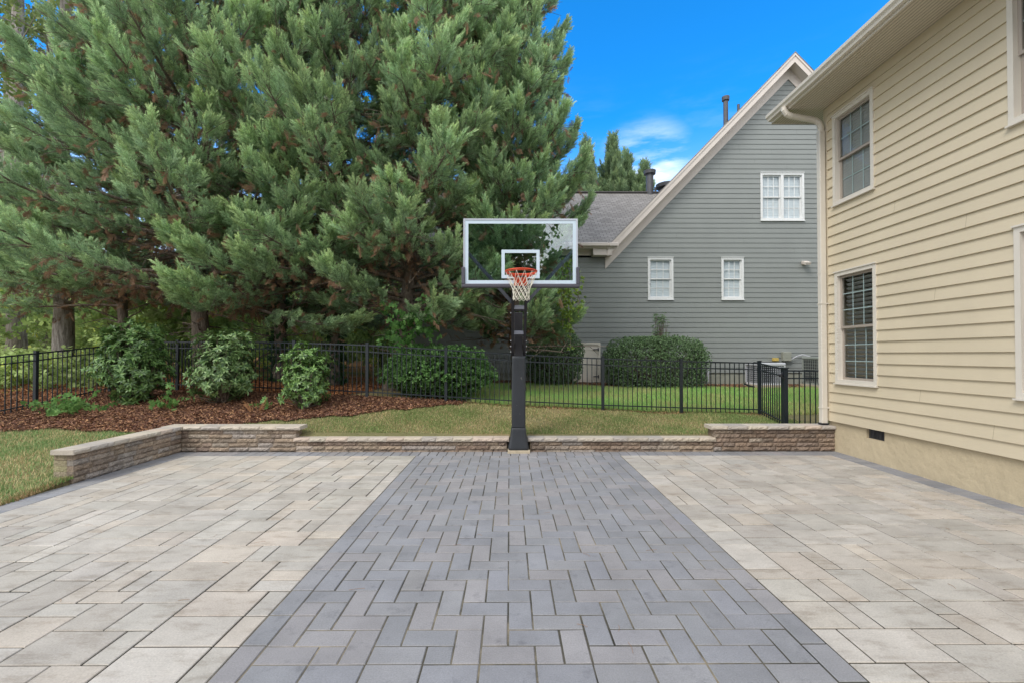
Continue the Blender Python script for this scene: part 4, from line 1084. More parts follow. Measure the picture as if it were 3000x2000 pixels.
def leyland(label, base, H, zlow, Rmax, seed, nb=70, top_xy=(0, 0), az_pref=None, azw=0.0, r0=.17, dens=8.5, low_len=1.0, name='cypress_tree', small=False, tone=1.0, prof=1.4, steep=2, mul=1.8):
    rng = np.random.default_rng(seed); x0, y0 = base; z0 = G(x0, y0)
    e = empty(name, (x0, y0, z0), label, 'tree', None); org = np.array([x0, y0, z0])
    def axis(z):
        f = np.clip((z-z0)/H, 0, 1); w = .25*np.sin(f*5+seed)
        return np.stack([x0+top_xy[0]*f**.8+w*.35, y0+top_xy[1]*f, z+0*f], -1)
    mb = MB(e.location)
    zz = np.linspace(z0-.15, z0+H*.97, 9); trunk_mb(mb, [tuple(axis(np.array(z))) for z in zz], r0, .03, 12)
    pos, dr, scl, ton, wrm = [], [], [], [], []
    dp, dd_, dsc = [], [], []
    for i in range(nb):
        f = (i+rng.random()*.9)/nb; zs = z0+zlow+(H-zlow)*f**1.08
        az_ = i*2.399+rng.normal()*.35
        if az_pref is not None and rng.random() < azw: az_ = az_pref+rng.normal()*.6
        Lb = Rmax*(1-.80*f**prof)*rng.uniform(.72, 1.12)
        if f < .15: Lb *= low_len
        if small: Lb = Rmax*(1-f)*rng.uniform(.8, 1.15)+.35
        e0 = R(steep+42*f+rng.normal()*7)
        if small: e0 = R(42+25*f+rng.normal()*6)
        
        o = axis(np.array(zs)); h = np.array([math.cos(az_), math.sin(az_), 0.0]); side = np.array([-h[1], h[0], 0])
        ns_ = 8; P = [o]; dcur = []
        bend = rng.normal()*.25
        for k in range(ns_):
            s = k/(ns_-1); el_ = e0+R(-10)*math.sin(s*math.pi*.9)+R(26)*s*s
            hh = h*math.cos(bend*s)+side*math.sin(bend*s)
            d = hh*math.cos(el_)+np.array([0, 0, math.sin(el_)]); dcur.append(d); P.append(P[-1]+d*Lb/ns_)
        P = np.array(P); dcur.append(dcur[-1]); D = np.array(dcur)
        if not small or i % 3 == 0:
            mb.tube([tuple(p) for p in P[:8]], [max(.010, r0*.30*(1-.85*q/8)*(1-.5*f)) for q in range(8)], 5, cap=False)
        n = max(3, int(Lb*dens*mul))
        t = .30+.70*rng.random(n)**.75; t[0] = 1.0
        if f < .12: t = .42+.58*rng.random(n)**.7
        idx = np.clip(t*ns_, 0, ns_-.001); i0 = idx.astype(int); fr = (idx-i0)[:, None]
        pp = P[i0]*(1-fr)+P[i0+1]*fr; d = D[i0]
        env = np.sin(np.clip((t-.2)/.8, 0, 1)*math.pi*.86+.15)[:, None]
        lat = rng.normal(size=n)[:, None]
        hs_ = rng.uniform(-1, 1, n)[:, None]
        off = side[None]*hs_*(.26*Lb+.12)*env*.62+np.array([0, 0, 1])[None]*(rng.uniform(-.8, .7, n)[:, None])*.26*env
        pd = norm(d*.9+side[None]*hs_*.55+np.array([0, 0, 1.0])[None]*rng.uniform(.0, .7, n)[:, None]+rng.normal(size=(n, 3))*.16)
        pos.append(pp+off-pd*.25); dr.append(pd); scl.append(rng.uniform(.28, .62, n)*(1.0 if not small else 1.5))
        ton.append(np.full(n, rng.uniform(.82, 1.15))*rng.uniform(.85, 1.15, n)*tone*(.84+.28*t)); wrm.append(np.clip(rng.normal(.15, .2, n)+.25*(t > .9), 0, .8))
        # dead brown sprays inside
        m2 = int(Lb*6) if not small else 0
        if m2:
            t2 = .12+.76*rng.random(m2); ix = (t2*ns_).astype(int); dp.append(P[ix]+rng.normal(size=(m2, 3))*[.26, .26, .14]-[0, 0, .14])
            dd_.append(norm(h[None]*.5+rng.normal(size=(m2, 3))*.6+[0, 0, -.7])); dsc.append(rng.uniform(.16, .36, m2))
            for q in range(int(Lb*8)):     # bare twigs
                tq = rng.uniform(.15, .9); k = int(tq*ns_); a = P[k]; dv = norm((D[k]*.7+side*rng.uniform(-1, 1)+np.array([0, 0, rng.uniform(-.5, .5)]))[None])[0]; ln = rng.uniform(.3, .9)
                mb.tube([tuple(a), tuple(a+dv*ln*.5+[0, 0, .02]), tuple(a+dv*ln+[0, 0, -.03])], [.010, .007, .004], 3, cap=False)
    # bare dead limbs low on the trunk
    for q in range(0 if small else 20):
        zb = z0+rng.uniform(1.0, zlow+2.2); a = rng.random()*6.28; ln = rng.uniform(.8, 2.8); o = axis(np.array(zb)); h = np.array([math.cos(a), math.sin(a), rng.uniform(-.25, .45)]); k1 = o+h*ln*.5+rng.normal(size=3)*.08; k2 = o+h*ln+rng.normal(size=3)*.15-[0, 0, .12*ln*.5]
        mb.tube([tuple(o), tuple(k1), tuple(k2)], [.028, .018, .007], 5, cap=False)
        for w in range(6):
            u = rng.uniform(.3, 1); p = o+(k2-o)*u; dv = rng.normal(size=3)*[1, 1, .5]; dv /= np.linalg.norm(dv); lt = rng.uniform(.25, .7); mb.tube([tuple(p), tuple(p+dv*lt)], [.009, .004], 3, cap=False)
    # leader
    pos.append(axis(np.linspace(z0+H*.82, z0+H*1.0, 14))); dr.append(norm(rng.normal(size=(14, 3))*.35+[0, 0, 1])); scl.append(np.full(14, .7)); ton.append(np.full(14, tone)); wrm.append(np.full(14, .2))
    mb.build('trunk', M['bark'], e, smooth_=True)
    pos, dr, scl, ton, wrm = map(np.concatenate, (pos, dr, scl, ton, wrm))
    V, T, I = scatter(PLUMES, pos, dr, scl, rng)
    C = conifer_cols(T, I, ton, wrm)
    if dp:
        dp_, ddv, dsv = map(np.concatenate, (dp, dd_, dsc))
        V2, T2, I2 = scatter(PLUMES, dp_, ddv, dsv, rng)
        tn = rng.uniform(.6, 1.1, len(dp_)); C2 = lerp(hexc(140, 116, 98), hexc(200, 158, 124), T2)*tn[I2][:, None]
        V = np.concatenate([V, V2]); C = np.concatenate([C, C2])
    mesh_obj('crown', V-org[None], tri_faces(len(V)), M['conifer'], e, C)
    return e, len(V)//3
tot = 0
for a in [
    ('tall cypress at the left with its bare lower trunk between the first two laurel shrubs', (-8.7, 12.9), 16, 2.2, 4.6, 21, 150, (-.5, 0), R(205), .22, .24, 8.0, 1.15),
    ('cypress with a forked ivy-clad trunk behind the middle laurel shrub', (-6.7, 13.3), 16.5, 2.5, 3.7, 22, 140, (.3, 0), R(270), .15, .17, 8.0, 1.0),
    ('cypress farthest to the left, its boughs sweeping out of the picture above the side fence', (-12.3, 14.6), 11.8, 2.3, 4.3, 27, 100, (-.4, 0), R(215), .2, .17, 8.0, 1.1),
    ('slim-trunked cypress standing behind the laurel shrub nearest the pole', (-4.95, 13.0), 17, 2.9, 3.5, 23, 140, (.4, 0), R(270), .15, .16, 8.0, 1.0),
    ('leaning cypress rising from the green ivy mound at the fence', (-3.1, 12.3), 16, 1.9, 3.2, 24, 145, (1.5, .6), R(290), .2, .22, 8.5, .95),
    ('rightmost large cypress directly behind the basketball backboard', (.27, 13.2), 16.5, 1.4, 2.5, 25, 230, (-.75, 0), R(300), .05, .18, 11.0, .78)]:
    e, n = leyland(*a, prof=(3.0 if a[5] == 25 else 1.8), steep=(16 if a[5] == 25 else 4)); tot += n
# distant cypresses over the shingled roof
for a in [('dark cypress over the shingled roof, leftmost of the distant ones', (5.15, 30), 14.7, 2, 4.3, 31, 170, (0, 0), None, 0, .15, 9, 1, 'cypress_tree', True),
          ('tallest of the distant cypresses, poking up behind the middle of the shingled roof', (7.0, 30.5), 15.3, 2, 4.4, 32, 180, (0, 0), None, 0, .15, 9, 1, 'cypress_tree', True),
          ('broad distant cypress between the tallest one and the roof flue', (8.1, 31.5), 14.6, 2, 4.2, 34, 170, (0, 0), None, 0, .15, 9, 1, 'cypress_tree', True),
          ('lowest distant cypress, right beside the roof flue', (8.75, 29.5), 13.0, 2, 3.8, 33, 140, (0, 0), None, 0, .15, 9, 1, 'cypress_tree', True)]:
    e, n = leyland(*a, tone=.66, mul=1.3); tot += n
print('conifer tris', tot)

# ------------------------------------------------------------------ woods
def leafset(rng, w=.5):     # few leaf templates: a twig with broad leaves
    out_ = []
    for _ in range(5):
        V = []; T = []
        for i in range(9):
            t = i/8; az_ = i*2.4; d = norm(np.array([math.cos(az_)*.9, math.sin(az_)*.9, .5*rng.random()])[None])[0]
            V += diamond(np.array([0, 0, t*.7]), d, rng.uniform(.30, .46), .30*w*2, norm((np.array([0, 0, 1.0])+rng.normal(size=3)*.35)[None])[0]); T += [t*.6+.2*rng.random()]*6
        out_.append((np.array(V), np.array(T)))
    return out_
LEAFY = leafset(rg, .5)
def blob_points(rng, c, r, n, squash=.75, shell=.45):
    d = norm(rng.normal(size=(n, 3))); rad = (shell+(1-shell)*rng.random(n))[:, None]
    lump = 1+.25*np.sin(d[:, :1]*5+c[0])*np.sin(d[:, 1:2]*6+c[1])
    return np.array(c)[None]+d*rad*lump*np.array([r, r, r*squash])[None], d
wr_ = np.random.default_rng(77)
Ps, Ds, Sc, Tn = [], [], [], []
def wood_blob(x, y, z, r, n, s, tn):
    p, d = blob_points(wr_, (x, y, z), r, n); Ps.append(p); Ds.append(norm(d+[0, 0, .3]+wr_.normal(size=d.shape)*.4)); Sc.append(wr_.uniform(.7, 1.2, n)*s); Tn.append(np.full((n,), tn)*wr_.uniform(.8, 1.2, n))
for k in range(125):          # understorey
    y = wr_.uniform(17, 38); x = wr_.uniform(-1.15, -.22)*y; r = wr_.uniform(1.0, 2.2); 
    wood_blob(x, y, G(x, y)+wr_.uniform(.4, 4.0), r, int(70*r), .5, wr_.uniform(.8, 1.35))
for k in range(100):         # low belt closing the horizon
    a_ = wr_.uniform(-1.2, 1.3); y = wr_.uniform(55, 70); x = a_*y; wood_blob(x, y, G(x, y)+wr_.uniform(1, 4), wr_.uniform(3, 5), 130, 1.3, wr_.uniform(.7, 1.15))
for k in range(44):          # canopy far off
    y = wr_.uniform(34, 52); x = wr_.uniform(-1.25, -.2)*y; wood_blob(x, y, G(x, y)+wr_.uniform(3, 13), wr_.uniform(2.2, 4), 150, .95, wr_.uniform(.7, 1.15))
for k in range(70):          # the wood going on past the left edge of the picture
    y = wr_.uniform(8, 36); x = -wr_.uniform(max(1.2*y, 17), 60); wood_blob(x, y, G(x, y)+wr_.uniform(.5, 6.5), wr_.uniform(1.6, 3.2), 110, .8, wr_.uniform(.8, 1.25))
for k in range(26):          # low ground plants beyond the side fence
    y = wr_.uniform(12, 17); x = wr_.uniform(-1.15, -.86)*y; wood_blob(x, y, G(x, y)+.25, wr_.uniform(.5, .9), 60, .34, wr_.uniform(.9, 1.3))
p_, d_, s_, t_ = map(np.concatenate, (Ps, Ds, Sc, Tn))
V, T, I = scatter(LEAFY, p_, d_, s_, wr_)
C = lerp(hexc(128, 152, 92), hexc(190, 208, 136), T)*t_[I][:, None]; yel = (wr_.random(len(p_)) < .10)[I][:, None]; C = np.where(yel, C*[1.35, 1.15, .7], C)
tag(mesh_obj('woodland', V, tri_faces(len(V)), M['broad'], None, C), 'mixed leafy woodland understorey beyond the fence at the left', 'woodland', kind='stuff')
print('wood tris', len(V)//3)
def pine(x, y, H, r, label, seed, crown=True, group=None):
    rng = np.random.default_rng(seed); z = G(x, y); e = empty('pine_tree', (x, y, z), label, 'tree', group)
    mb = MB(e.location); dx = rng.uniform(-.3, .3)
    pts = [(x+dx*(k/6)+.08*math.sin(k+seed), y, z-.2+H*k/6) for k in range(7)]
    trunk_mb(mb, pts, r, r*.35, 14)
    P, D, S = [], [], []
    if crown:
        for k in range(22):
            zz = z+H*rng.uniform(.55, 1.0); a = rng.random()*6.28; l = rng.uniform(1, 2.6)*(1.25-(zz-z)/H*.6)
            c = np.array([x+dx*(zz-z)/H, y, zz]); d = np.array([math.cos(a), math.sin(a), .25]); tip = c+d*l
            mb.tube([tuple(c), tuple(c+d*l*.5-[0, 0, .05]), tuple(tip)], [.04, .025, .012], 5, cap=False)
            n = 16; P.append(tip[None]+rng.normal(size=(n, 3))*[.45, .45, .28]); D.append(norm(rng.normal(size=(n, 3))+[0, 0, .5])); S.append(rng.uniform(.35, .6, n))
    mb.build('trunk', M['pbark'], e, smooth_=True)
    if crown:
        P, D, S = map(np.concatenate, (P, D, S)); V, T, I = scatter(LEAFY, P, D, S, rng)
        mesh_obj('crown', V-np.array([x, y, z])[None], tri_faces(len(V)), M['broad'], e, lerp(hexc(98, 118, 66), hexc(150, 160, 96), T))
    return e
pine(-14.9, 15.2, 15, .29, 'thick grey pine trunk just beyond the side fence, left of the first laurel shrub', 1)
pine(-21.8, 20.2, 24, .34, 'tall pale barked pine reaching into the sky at the top left corner', 2)
pine(-12.6, 21.0, 21, .17, 'slender grey pine trunk seen between the middle laurel and its cypress trunks', 3)
pine(-9.1, 22.0, 21, .24, 'pale pine trunk standing between the second and third cypress trunks', 4)
ORD = ['first', 'second', 'third', 'fourth', 'fifth', 'sixth', 'seventh', 'eighth', 'ninth', 'tenth', 'eleventh', 'twelfth']
for k, (x, y, r) in enumerate(sorted(((-24.5, 24, .25), (-19.5, 27, .28), (-30, 27, .3), (-16.6, 26, .22), (-27.2, 24.5, .22), (-13.6, 30, .3), (-11.6, 34, .3), (-8.2, 31, .22), (-33, 33, .3), (-22, 33, .3), (-17, 36, .3)), key=lambda q: q[0]/q[1])):
    pine(x, y, 22, r, 'brown and grey pine trunk deep in the wood, '+ORD[k]+' of its group from the left', 40+k, crown=(k % 2 == 0), group='pines deep in the wood')

# ------------------------------------------------------------------ laurel shrubs
def whorl(rng, n=9, L_=.5, w=.085):
    V = []; T = []
    for i in range(n):
        az_ = i*2.399; an = R(rng.uniform(45, 88)); d = np.array([math.sin(an)*math.cos(az_), math.sin(an)*math.sin(az_), math.cos(an)])
        l = L_*rng.uniform(.75, 1.1); up = np.array([0, 0, 1.0]); s = norm(np.cross(d, up)[None])[0]; nn = norm(np.cross(s, d)[None])[0]
        a = np.zeros(3); m1 = d*l*.35; m2 = d*l*.7-[0, 0, .03]; tip = d*l-[0, 0, .07]
        for sg in (-1, 1):
            e1 = m1+s*sg*w*.9+nn*.025; e2 = m2+s*sg*w*.8+nn*.02
            V += [a, e1, m1]; V += [m1, e1, e2]; V += [m1, e2, m2]; V += [m2, e2, tip]
        T += [rng.random()]*24
    return np.array(V), np.array(T)
WH = [whorl(rg) for _ in range(6)]
def shrub(name, label, c, rx, ry, hz, seed, n, s, colA, colB, mat, group, cat='shrub', tmpl=WH, lump=.2, boxy=2.0, stems=True, shell=.35, up=.5):
    rng = np.random.default_rng(seed); x, y = c; z = G(x, y); e = empty(name, (x, y, z), label, cat, group)
    d = norm(rng.normal(size=(n, 3))); 
    dn = d/((np.abs(d)**boxy).sum(1, keepdims=True)**(1/boxy))
    rad = (shell+(1-shell)*rng.random(n)**.6)[:, None]*(1+lump*np.sin(d[:, :1]*4+seed)*np.cos(d[:, 1:2]*5+seed*2)+lump*.6*np.sin(d[:, 2:3]*7+seed))
    p = np.array([x, y, z+hz*.5])[None]+dn*rad*np.array([rx, ry, hz*.5])[None]
    p[:, 2] = np.maximum(p[:, 2], z+.04)
    dd_ = norm(d+np.array([0, 0, up])[None]+rng.normal(size=d.shape)*.3)
    V, T, I = scatter(tmpl, p, dd_, rng.uniform(.8, 1.2, n)*s, rng)
    tn = rng.uniform(.75, 1.2, n)
    C = lerp(colA, colB, T)*tn[I][:, None]
    if stems:
        mb = MB(e.location)
        for k in range(min(n, 160)):
            q = p[k]; mb.tube([(x+rng.normal()*.05, y+rng.normal()*.05, z), tuple((q+np.array([x, y, z]))/2+rng.normal(size=3)*.05), tuple(q)], [.014, .009, .004], 4, cap=False)
        mb.build('stem', M['bark'], e)
    mesh_obj('foliage', V-np.array([x, y, z])[None], tri_faces(len(V)), mat, e, C)
    return e
LA, LB = hexc(56, 88, 46), hexc(126, 160, 92)
gs = 'laurel shrubs along the mulch bed'
_SH = dict(lump=.2, up=.6, shell=.25, boxy=2.6)
shrub('laurel_shrub', 'largest laurel shrub, glossy dark green, nearest the side fence', (-8.5, 10.35), .70, .66, 1.80, 3, 860, .24, LA, LB, M['gloss_leaf'], gs, **_SH)
shrub('laurel_shrub', 'middle laurel shrub with a loose crown of drooping glossy leaves', (-6.33, 10.15), .62, .58, 1.66, 4, 700, .24, LA, hexc(136, 164, 104), M['gloss_leaf'], gs, **_SH)
shrub('laurel_shrub', 'smallest laurel shrub, lighter green, nearest the basketball pole', (-4.42, 9.85), .45, .43, 1.42, 5, 600, .20, LA, hexc(134, 170, 94), M['gloss_leaf'], gs, **_SH)
# holly hedges: small leaves
def tuft(rng, n=8, L_=.5, w=.32):
    V = []; T = []
    for i in range(n):
        az_ = i*2.4; an = R(rng.uniform(20, 100)); d = np.array([math.sin(an)*math.cos(az_), math.sin(an)*math.sin(az_), math.cos(an)])
        V += diamond(np.array([0, 0, .3*i/n]), d, L_*rng.uniform(.7, 1.1), w, norm(np.cross(d, np.cross([0, 0, 1.0], d))[None]+rng.normal(size=(1, 3))*.6)[0]); T += [rng.random()]*6
    return np.array(V), np.array(T)
TU = [tuft(rg) for _ in range(6)]
HA, HB = hexc(62, 90, 60), hexc(144, 172, 124)
shrub('holly_bush', 'rounded dark holly bush left of the cream access door', (1.52, 15.2), .92, .7, 1.86, 6, 5200, .085, HA, HB, M['holly'], None, 'bush', TU, .06, 3.0, True, .55, .3)
shrub('holly_hedge', 'wide clipped holly hedge right of the cream access door', (4.9, 15.2), 1.68, .7, 1.66, 7, 10500, .085, HA, HB, M['holly'], None, 'hedge', TU, .05, 4.5, True, .6, .3)
shrub('willow_sprout', 'wispy light green sprout sticking up out of the clipped holly hedge', (5.15, 15.5), .34, .3, 2.0, 8, 130, .28, hexc(88, 122, 74), hexc(128, 160, 104), M['broad'], None, 'plant', [whorl(rg, 7, .5, .04) for _ in range(3)], .2, 2.0, True, .6, 1.2).location.z += .45
IVA, IVB = hexc(72, 110, 62), hexc(140, 182, 112)
shrub('ivy_mound', 'mound of bright green ivy leaves swallowing the back fence left of the pole', (-1.75, 11.35), 1.35, .8, 1.25, 9, 3600, .15, IVA, IVB, M['broad'], None, 'ivy', TU, .12, 2.2, True, .45, .3)
# star-leaved vine on the leaning trunk
def lobed(rng):
    V = []; T = []
    for i in range(5):
        c = np.array([rng.uniform(-.3, .3), rng.uniform(-.3, .3), i*.18]); n_ = norm((np.array([0, -.9, .35])+rng.normal(size=3)*.35)[None])[0]
        for k in range(5):
            a = R(-100+50*k)+math.pi/2; x_ = norm(np.cross(n_, [0, 0, 1.0])[None])[0]; y_ = np.cross(x_, n_)
            d = x_*math.cos(a)-y_*math.sin(a)*-1; V += diamond(c, d, .34*(1-.12*abs(k-2)), .16, n_); T += [rng.random()]*6
    return np.array(V), np.array(T)
LO = [lobed(rg) for _ in range(5)]
def cluster(name, label, cat, pts, s, tm, ca, cb, mat, seed, jitter=.1, stem=None, group=None):
    rng = np.random.default_rng(seed); o = np.array(pts[0]); e = empty(name, tuple(o), label, cat, group)
    p = np.array(pts)+rng.normal(size=(len(pts), 3))*jitter; d = norm(rng.normal(size=p.shape)*.5+[0, -.3, .6])
    V, T, I = scatter(tm, p, d, rng.uniform(.75, 1.2, len(p))*s, rng, roll=rng.normal(size=len(p))*.4)
    tn = rng.uniform(.75, 1.2, len(p)); mesh_obj('foliage', V-o[None], tri_faces(len(V)), mat, e, lerp(ca, cb, T)*tn[I][:, None])
    if stem:
        mb = MB(e.location)
        for st in stem: mb.tube(st, .008, 4, cap=False)
        mb.build('stem', M['bark'], e)
    return e
rv = random.Random(5)
cluster('broadleaf_vine', 'cluster of large star-shaped green leaves hanging on the leaning cypress trunk', 'vine', [(-2.4+rv.uniform(-.55, .55), 11.0+rv.uniform(-.3, .2), 2.35+rv.uniform(-.5, .5)) for _ in range(60)], .30, LO, hexc(66, 108, 56), hexc(112, 156, 84), M['broad'], 51)
pts = []
stems = []
for k in range(7):
    x = 1.62+rv.uniform(-.25, .25)*1.2; z = rv.uniform(3.9, 4.4); zb = rv.uniform(2.2, 3.2) if k else 1.9; st = []
    while z > zb: pts.append((x+rv.uniform(-.12, .12)*(1 if z > 3 else .3), 12.2+rv.uniform(-.15, .15), z)); st.append((x, 12.2, z)); z -= .055; x += rv.uniform(-.02, .024)
    stems.append(st)
cluster('creeper_vine', 'trailing green creeper hanging in strands from the cypress right of the backboard', 'vine', pts, .15, TU, hexc(92, 128, 58), hexc(160, 180, 84), M['broad'], 52, .05, stems)
# ivy up the trunks
for (bx_, by_, top, sd_, lab) in ((-6.7, 13.3, 3.4, 53, 'dark ivy climbing the forked trunk behind the middle laurel shrub'), (-4.95, 13.0, 2.6, 54, 'dark ivy climbing the slim trunk behind the smallest laurel shrub')):
    q = []
    for k in range(420):
        z = .85+rv.random()**1.2*top; a = rv.uniform(0, 6.28); q.append((bx_+.2*math.cos(a), by_-.02+.2*math.sin(a), z+.05))
    cluster('ivy', lab, 'ivy', q, .17, TU, hexc(48, 78, 50), hexc(84, 118, 74), M['broad'], sd_, .06)
# weeds in the mulch
def weed(label, x, y, r, h, n, seed, twig=8):
    rng = np.random.default_rng(seed); z = G(x, y)+.02
    p = [(x+rng.normal()*r*.5, y+rng.normal()*r*.35, z+abs(rng.normal())*h*.45) for _ in range(n)]
    st = []
    for k in range(twig):
        a = rng.random()*6.28; l = rng.uniform(.12, .3); st.append([(x+.1*math.cos(a), y, z), (x+.1*math.cos(a)+.08*math.cos(a), y+.04*math.sin(a), z+l*.6), (x+.25*math.cos(a), y+.08*math.sin(a), z+l)])
    e = cluster('weed', label, 'weed', p, .22, LO, hexc(96, 140, 78), hexc(138, 178, 104), M['broad'], seed, .02)
    mb = MB(e.location)
    for s in st: mb.tube(s, .006, 4, cap=False)
    mb.build('dry_stem', M['straw'], e)
weed('leafy light green weed with dry stems in the mulch by the fence post', -9.1, 9.45, .55, .34, 46, 61, 12)
weed('small green weed with dry twigs between the first and middle laurels', -7.25, 9.75, .28, .22, 16, 62, 10)
weed('bare dry twigs with few leaves between the middle and smallest laurels', -5.35, 9.6, .22, .12, 3, 63, 14)

# ------------------------------------------------------------------ grass and mulch chips
def blades(name, label, region, x0, x1, y0, y1, per_m2, h0, h1, cA, cB, cC, seed, pfrac=None, mask=None):
    rng = np.random.default_rng(seed); n = int((x1-x0)*(y1-y0)*per_m2)
    x = rng.uniform(x0, x1, n); y = rng.uniform(y0, y1, n); k = region(x, y)
    patch = .5+.25*(np.sin(x*1.9+seed)*np.sin(y*2.3+1)+np.sin(x*4.7+2+y)*np.sin(y*3.9-x*.8))+.25*np.sin(x*.7+seed)*np.cos(y*.9)
    if pfrac is not None: k &= rng.random(n) < np.clip(pfrac+(patch-.5)*1.3, .12, 1)*(np.clip((x+5.2)/2.6, .3, 1) if name == 'lawn_grass' else 1)
    x, y, patch = x[k], y[k], patch[k]; n = len(x); z = gh(x, y)-.005
    h = rng.uniform(h0, h1, n); a = rng.uniform(0, 2*np.pi, n); ln = rng.uniform(.1, .9, n)*h; w = .0035+.0035*rng.random(n)
    b0 = np.stack([x-np.sin(a)*w, y+np.cos(a)*w, z], 1); b1 = np.stack([x+np.sin(a)*w, y-np.cos(a)*w, z], 1)
    tp = np.stack([x+np.cos(a)*ln, y+np.sin(a)*ln, z+h], 1)
    V = np.stack([b0, b1, tp], 1).reshape(-1, 3)
    t = rng.random(n); C = lerp(cA, cB, t); dry = (rng.random(n) < np.clip(.75-patch*.8, .05, .75)); C[dry] = np.array(cC)[None]*rng.uniform(.7, 1.15, dry.sum())[:, None]
    tag(mesh_obj(name, V, tri_faces(len(V)), M['grassb'], None, np.repeat(C, 3, 0)), label, 'grass', kind='stuff'); return n
def reg_mid(x, y): return (y > WY+.30) & (y < fence_y(x)+.05) & ~in_mulch(x, y)
n1 = blades('lawn_grass', 'short patchy grass on the strip between the stone walls and the back fence', reg_mid, -6.6, 6.3, 8.6, 11, 5600, .02, .055, hexc(108, 130, 74), hexc(156, 172, 108), hexc(208, 188, 142), 1, .85)
def reg_left(x, y): return ~in_mulch(x, y) & ((x < -6.33) | ((x < -6.08) & (y < 6.3))) & (x > -13) & (y < np.interp(x, MU_X, MU_Y)+.25)
n2 = blades('side_grass', 'patchy grass at the left of the patio and stone wall', reg_left, -13, -6.07, 3.6, 9.3, 5200, .025, .07, hexc(112, 142, 88), hexc(162, 184, 122), hexc(212, 194, 148), 2, .8)
def reg_n(x, y): return (y > 10.68) & (y < 15.05+.25*np.sin(x*1.3)) & ((x > -1.2+.3*np.sin(y*3)))
n3 = blades('neighbour_grass', 'taller bright green grass beyond the back fence', reg_n, -1.5, 13, 10.68, 15.4, 3400, .05, .13, hexc(122, 172, 88), hexc(178, 216, 128), hexc(200, 196, 136), 3)
def reg_far(x, y): return (y > fence_y(x)+.4) & (x > -10+.0*x) & (x < -3.2) & (y < 19.5)
n4 = blades('far_grass', 'thin grass beyond the back fence under the cypress trees', reg_far, -10, -2.5, 13.8, 19.5, 900, .04, .10, hexc(100, 128, 70), hexc(140, 156, 96), hexc(186, 150, 110), 4, .5)
print('grass', n1, n2, n3, n4)
def reg_edge(x, y): return (x < -6.0) & (x > -6.14) & (y < 6.33)
blades('edge_grass', 'grass tufts leaning over the patio border', reg_edge, -6.2, -6.0, 3.6, 6.35, 9000, .03, .06, hexc(88, 118, 62), hexc(132, 158, 92), hexc(176, 150, 110), 9)
def chips(name, label, region, x0, x1, y0, y1, per, cols_, seed, l0=.022, l1=.07, dz=.03):
    rng = np.random.default_rng(seed); n = int((x1-x0)*(y1-y0)*per); x = rng.uniform(x0, x1, n); y = rng.uniform(y0, y1, n); k = region(x, y); x, y = x[k], y[k]; n = len(x)
    z = gh(x, y)+dz+rng.uniform(-.008, .016, n); a = rng.uniform(0, 6.28, n); l = rng.uniform(l0, l1, n)/2; w = rng.uniform(.004, .011, n); tl = rng.normal(size=n)*.35; ro = rng.normal(size=n)*.5
    dx, dy, dz_ = np.cos(a)*l, np.sin(a)*l, np.sin(tl)*l; sx, sy, sz = -np.sin(a)*w, np.cos(a)*w, np.sin(ro)*w
    P = lambda u, v: np.stack([x+dx*u+sx*v, y+dy*u+sy*v, z+dz_*u+sz*v], 1)
    V = np.stack([P(-1, -.6), P(1, -.8), P(.9, 1), P(-.95, .7)], 1).reshape(-1, 3); F = np.arange(len(V)).reshape(-1, 4)
    C = np.array(cols_)[rng.integers(0, len(cols_), n)]*rng.uniform(.6, 1.2, n)[:, None]
    tag(mesh_obj(name, V, F, M['chip'], None, np.repeat(C, 4, 0)), label, 'mulch', kind='stuff')
MC = [hexc(138, 98, 80), hexc(118, 86, 74), hexc(162, 120, 92), hexc(98, 74, 66), hexc(196, 152, 114), hexc(150, 114, 96)]
chips('mulch', 'loose red brown bark chips covering the bed', in_mulch, -13, -.9, 8.1, 12.4, 4600, MC, 11)
chips('pine_straw', 'fallen pine straw beyond the fence at the left', lambda x, y: in_straw(x, y) & (x > -1.2*y), -16, -3, 9, 16, 700, [hexc(176, 120, 82), hexc(196, 142, 98), hexc(140, 94, 64)], 12, .08, .18)
chips('leaf_litter', 'brown leaf litter along the foot of the grey house', lambda x, y: (y > 15.0+.25*np.sin(x*1.3)) & (y < 16.35), -1, 13, 14.8, 16.4, 1500, [hexc(150, 112, 88), hexc(120, 90, 72), hexc(178, 140, 110)], 13)
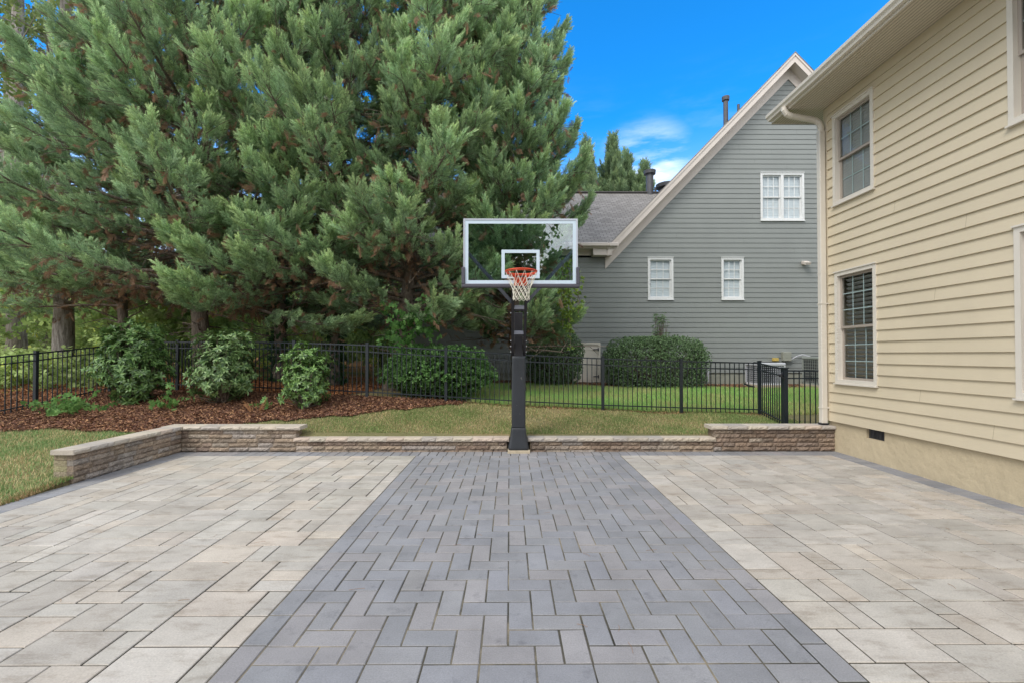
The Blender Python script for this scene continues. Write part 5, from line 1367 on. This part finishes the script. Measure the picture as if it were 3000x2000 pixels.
chips('fence_litter', 'dry needles and soil scraps along the foot of the back fence', lambda x, y: np.abs(y-10.72-.04*np.sin(x*3)) < .14+.08*np.sin(x*2.3), -3, 6, 10.4, 11, 1400, [hexc(150, 112, 84), hexc(176, 138, 100), hexc(104, 80, 62)], 14, .04, .1, .01)
# thin pine needles fallen on the patio
rng = np.random.default_rng(15); mbn = MB()
for k in range(46):
    x = rng.uniform(-5, 5); y = rng.uniform(2.2, 7.8); a = rng.random()*6.28; l = rng.uniform(.05, .12)
    mbn.tube([(x, y, .004), (x+math.cos(a)*l*.5+.006, y+math.sin(a)*l*.5, .007), (x+math.cos(a)*l, y+math.sin(a)*l, .004)], .0011, 4, cap=False)
tag(mbn.build('pine_needles', M['straw']), 'scattered brown pine needles lying on the pavers', 'pine needles', kind='stuff')

# leafy trees behind the viewer, mirrored in the backboard glass
def round_tree(label, x, y, H, rad, seed, n):
    rng = np.random.default_rng(seed); z = G(x, y); e = empty('broadleaf_tree', (x, y, z), label, 'tree')
    mb = MB(e.location); trunk_mb(mb, [(x, y, z-.2), (x+.2, y, z+H*.4), (x, y+.2, z+H*.8)], .3, .08, 10)
    P, D = [], []
    for k in range(26):
        a = rng.random()*6.28; q = rng.random()**.5; zz = z+H*rng.uniform(.12, .92); rr_ = rad*q*math.sin(min(1, (zz-z)/H+.12)*2.9+.1)**.6 if (zz-z)/H < .95 else .5
        c = (x+rr_*math.cos(a)*.8, y+rr_*math.sin(a)*.8, zz); mb.tube([(x, y, zz-1.0), c], [.07, .02], 5, cap=False)
        p, d = blob_points(rng, c, rad*.36, n, .8, .3); P.append(p); D.append(norm(d+rng.normal(size=d.shape)*.4))
    mb.build('trunk', M['bark'], e, smooth_=True); P = np.concatenate(P); D = np.concatenate(D)
    V, T, I = scatter(LEAFY, P, D, rng.uniform(.9, 1.4, len(P)), rng); tn = rng.uniform(.7, 1.2, len(P))
    mesh_obj('crown', V-np.array([x, y, z])[None], tri_faces(len(V)), M['broad'], e, lerp(hexc(60, 88, 48), hexc(120, 150, 84), T)*tn[I][:, None])
round_tree('large leafy tree reflected across the left of the backboard glass', -4.2, -22, 17, 8.6, 71, 420)
round_tree('lower leafy tree reflected at the bottom right of the backboard glass', 4.0, -20, 9.0, 2.6, 72, 150)
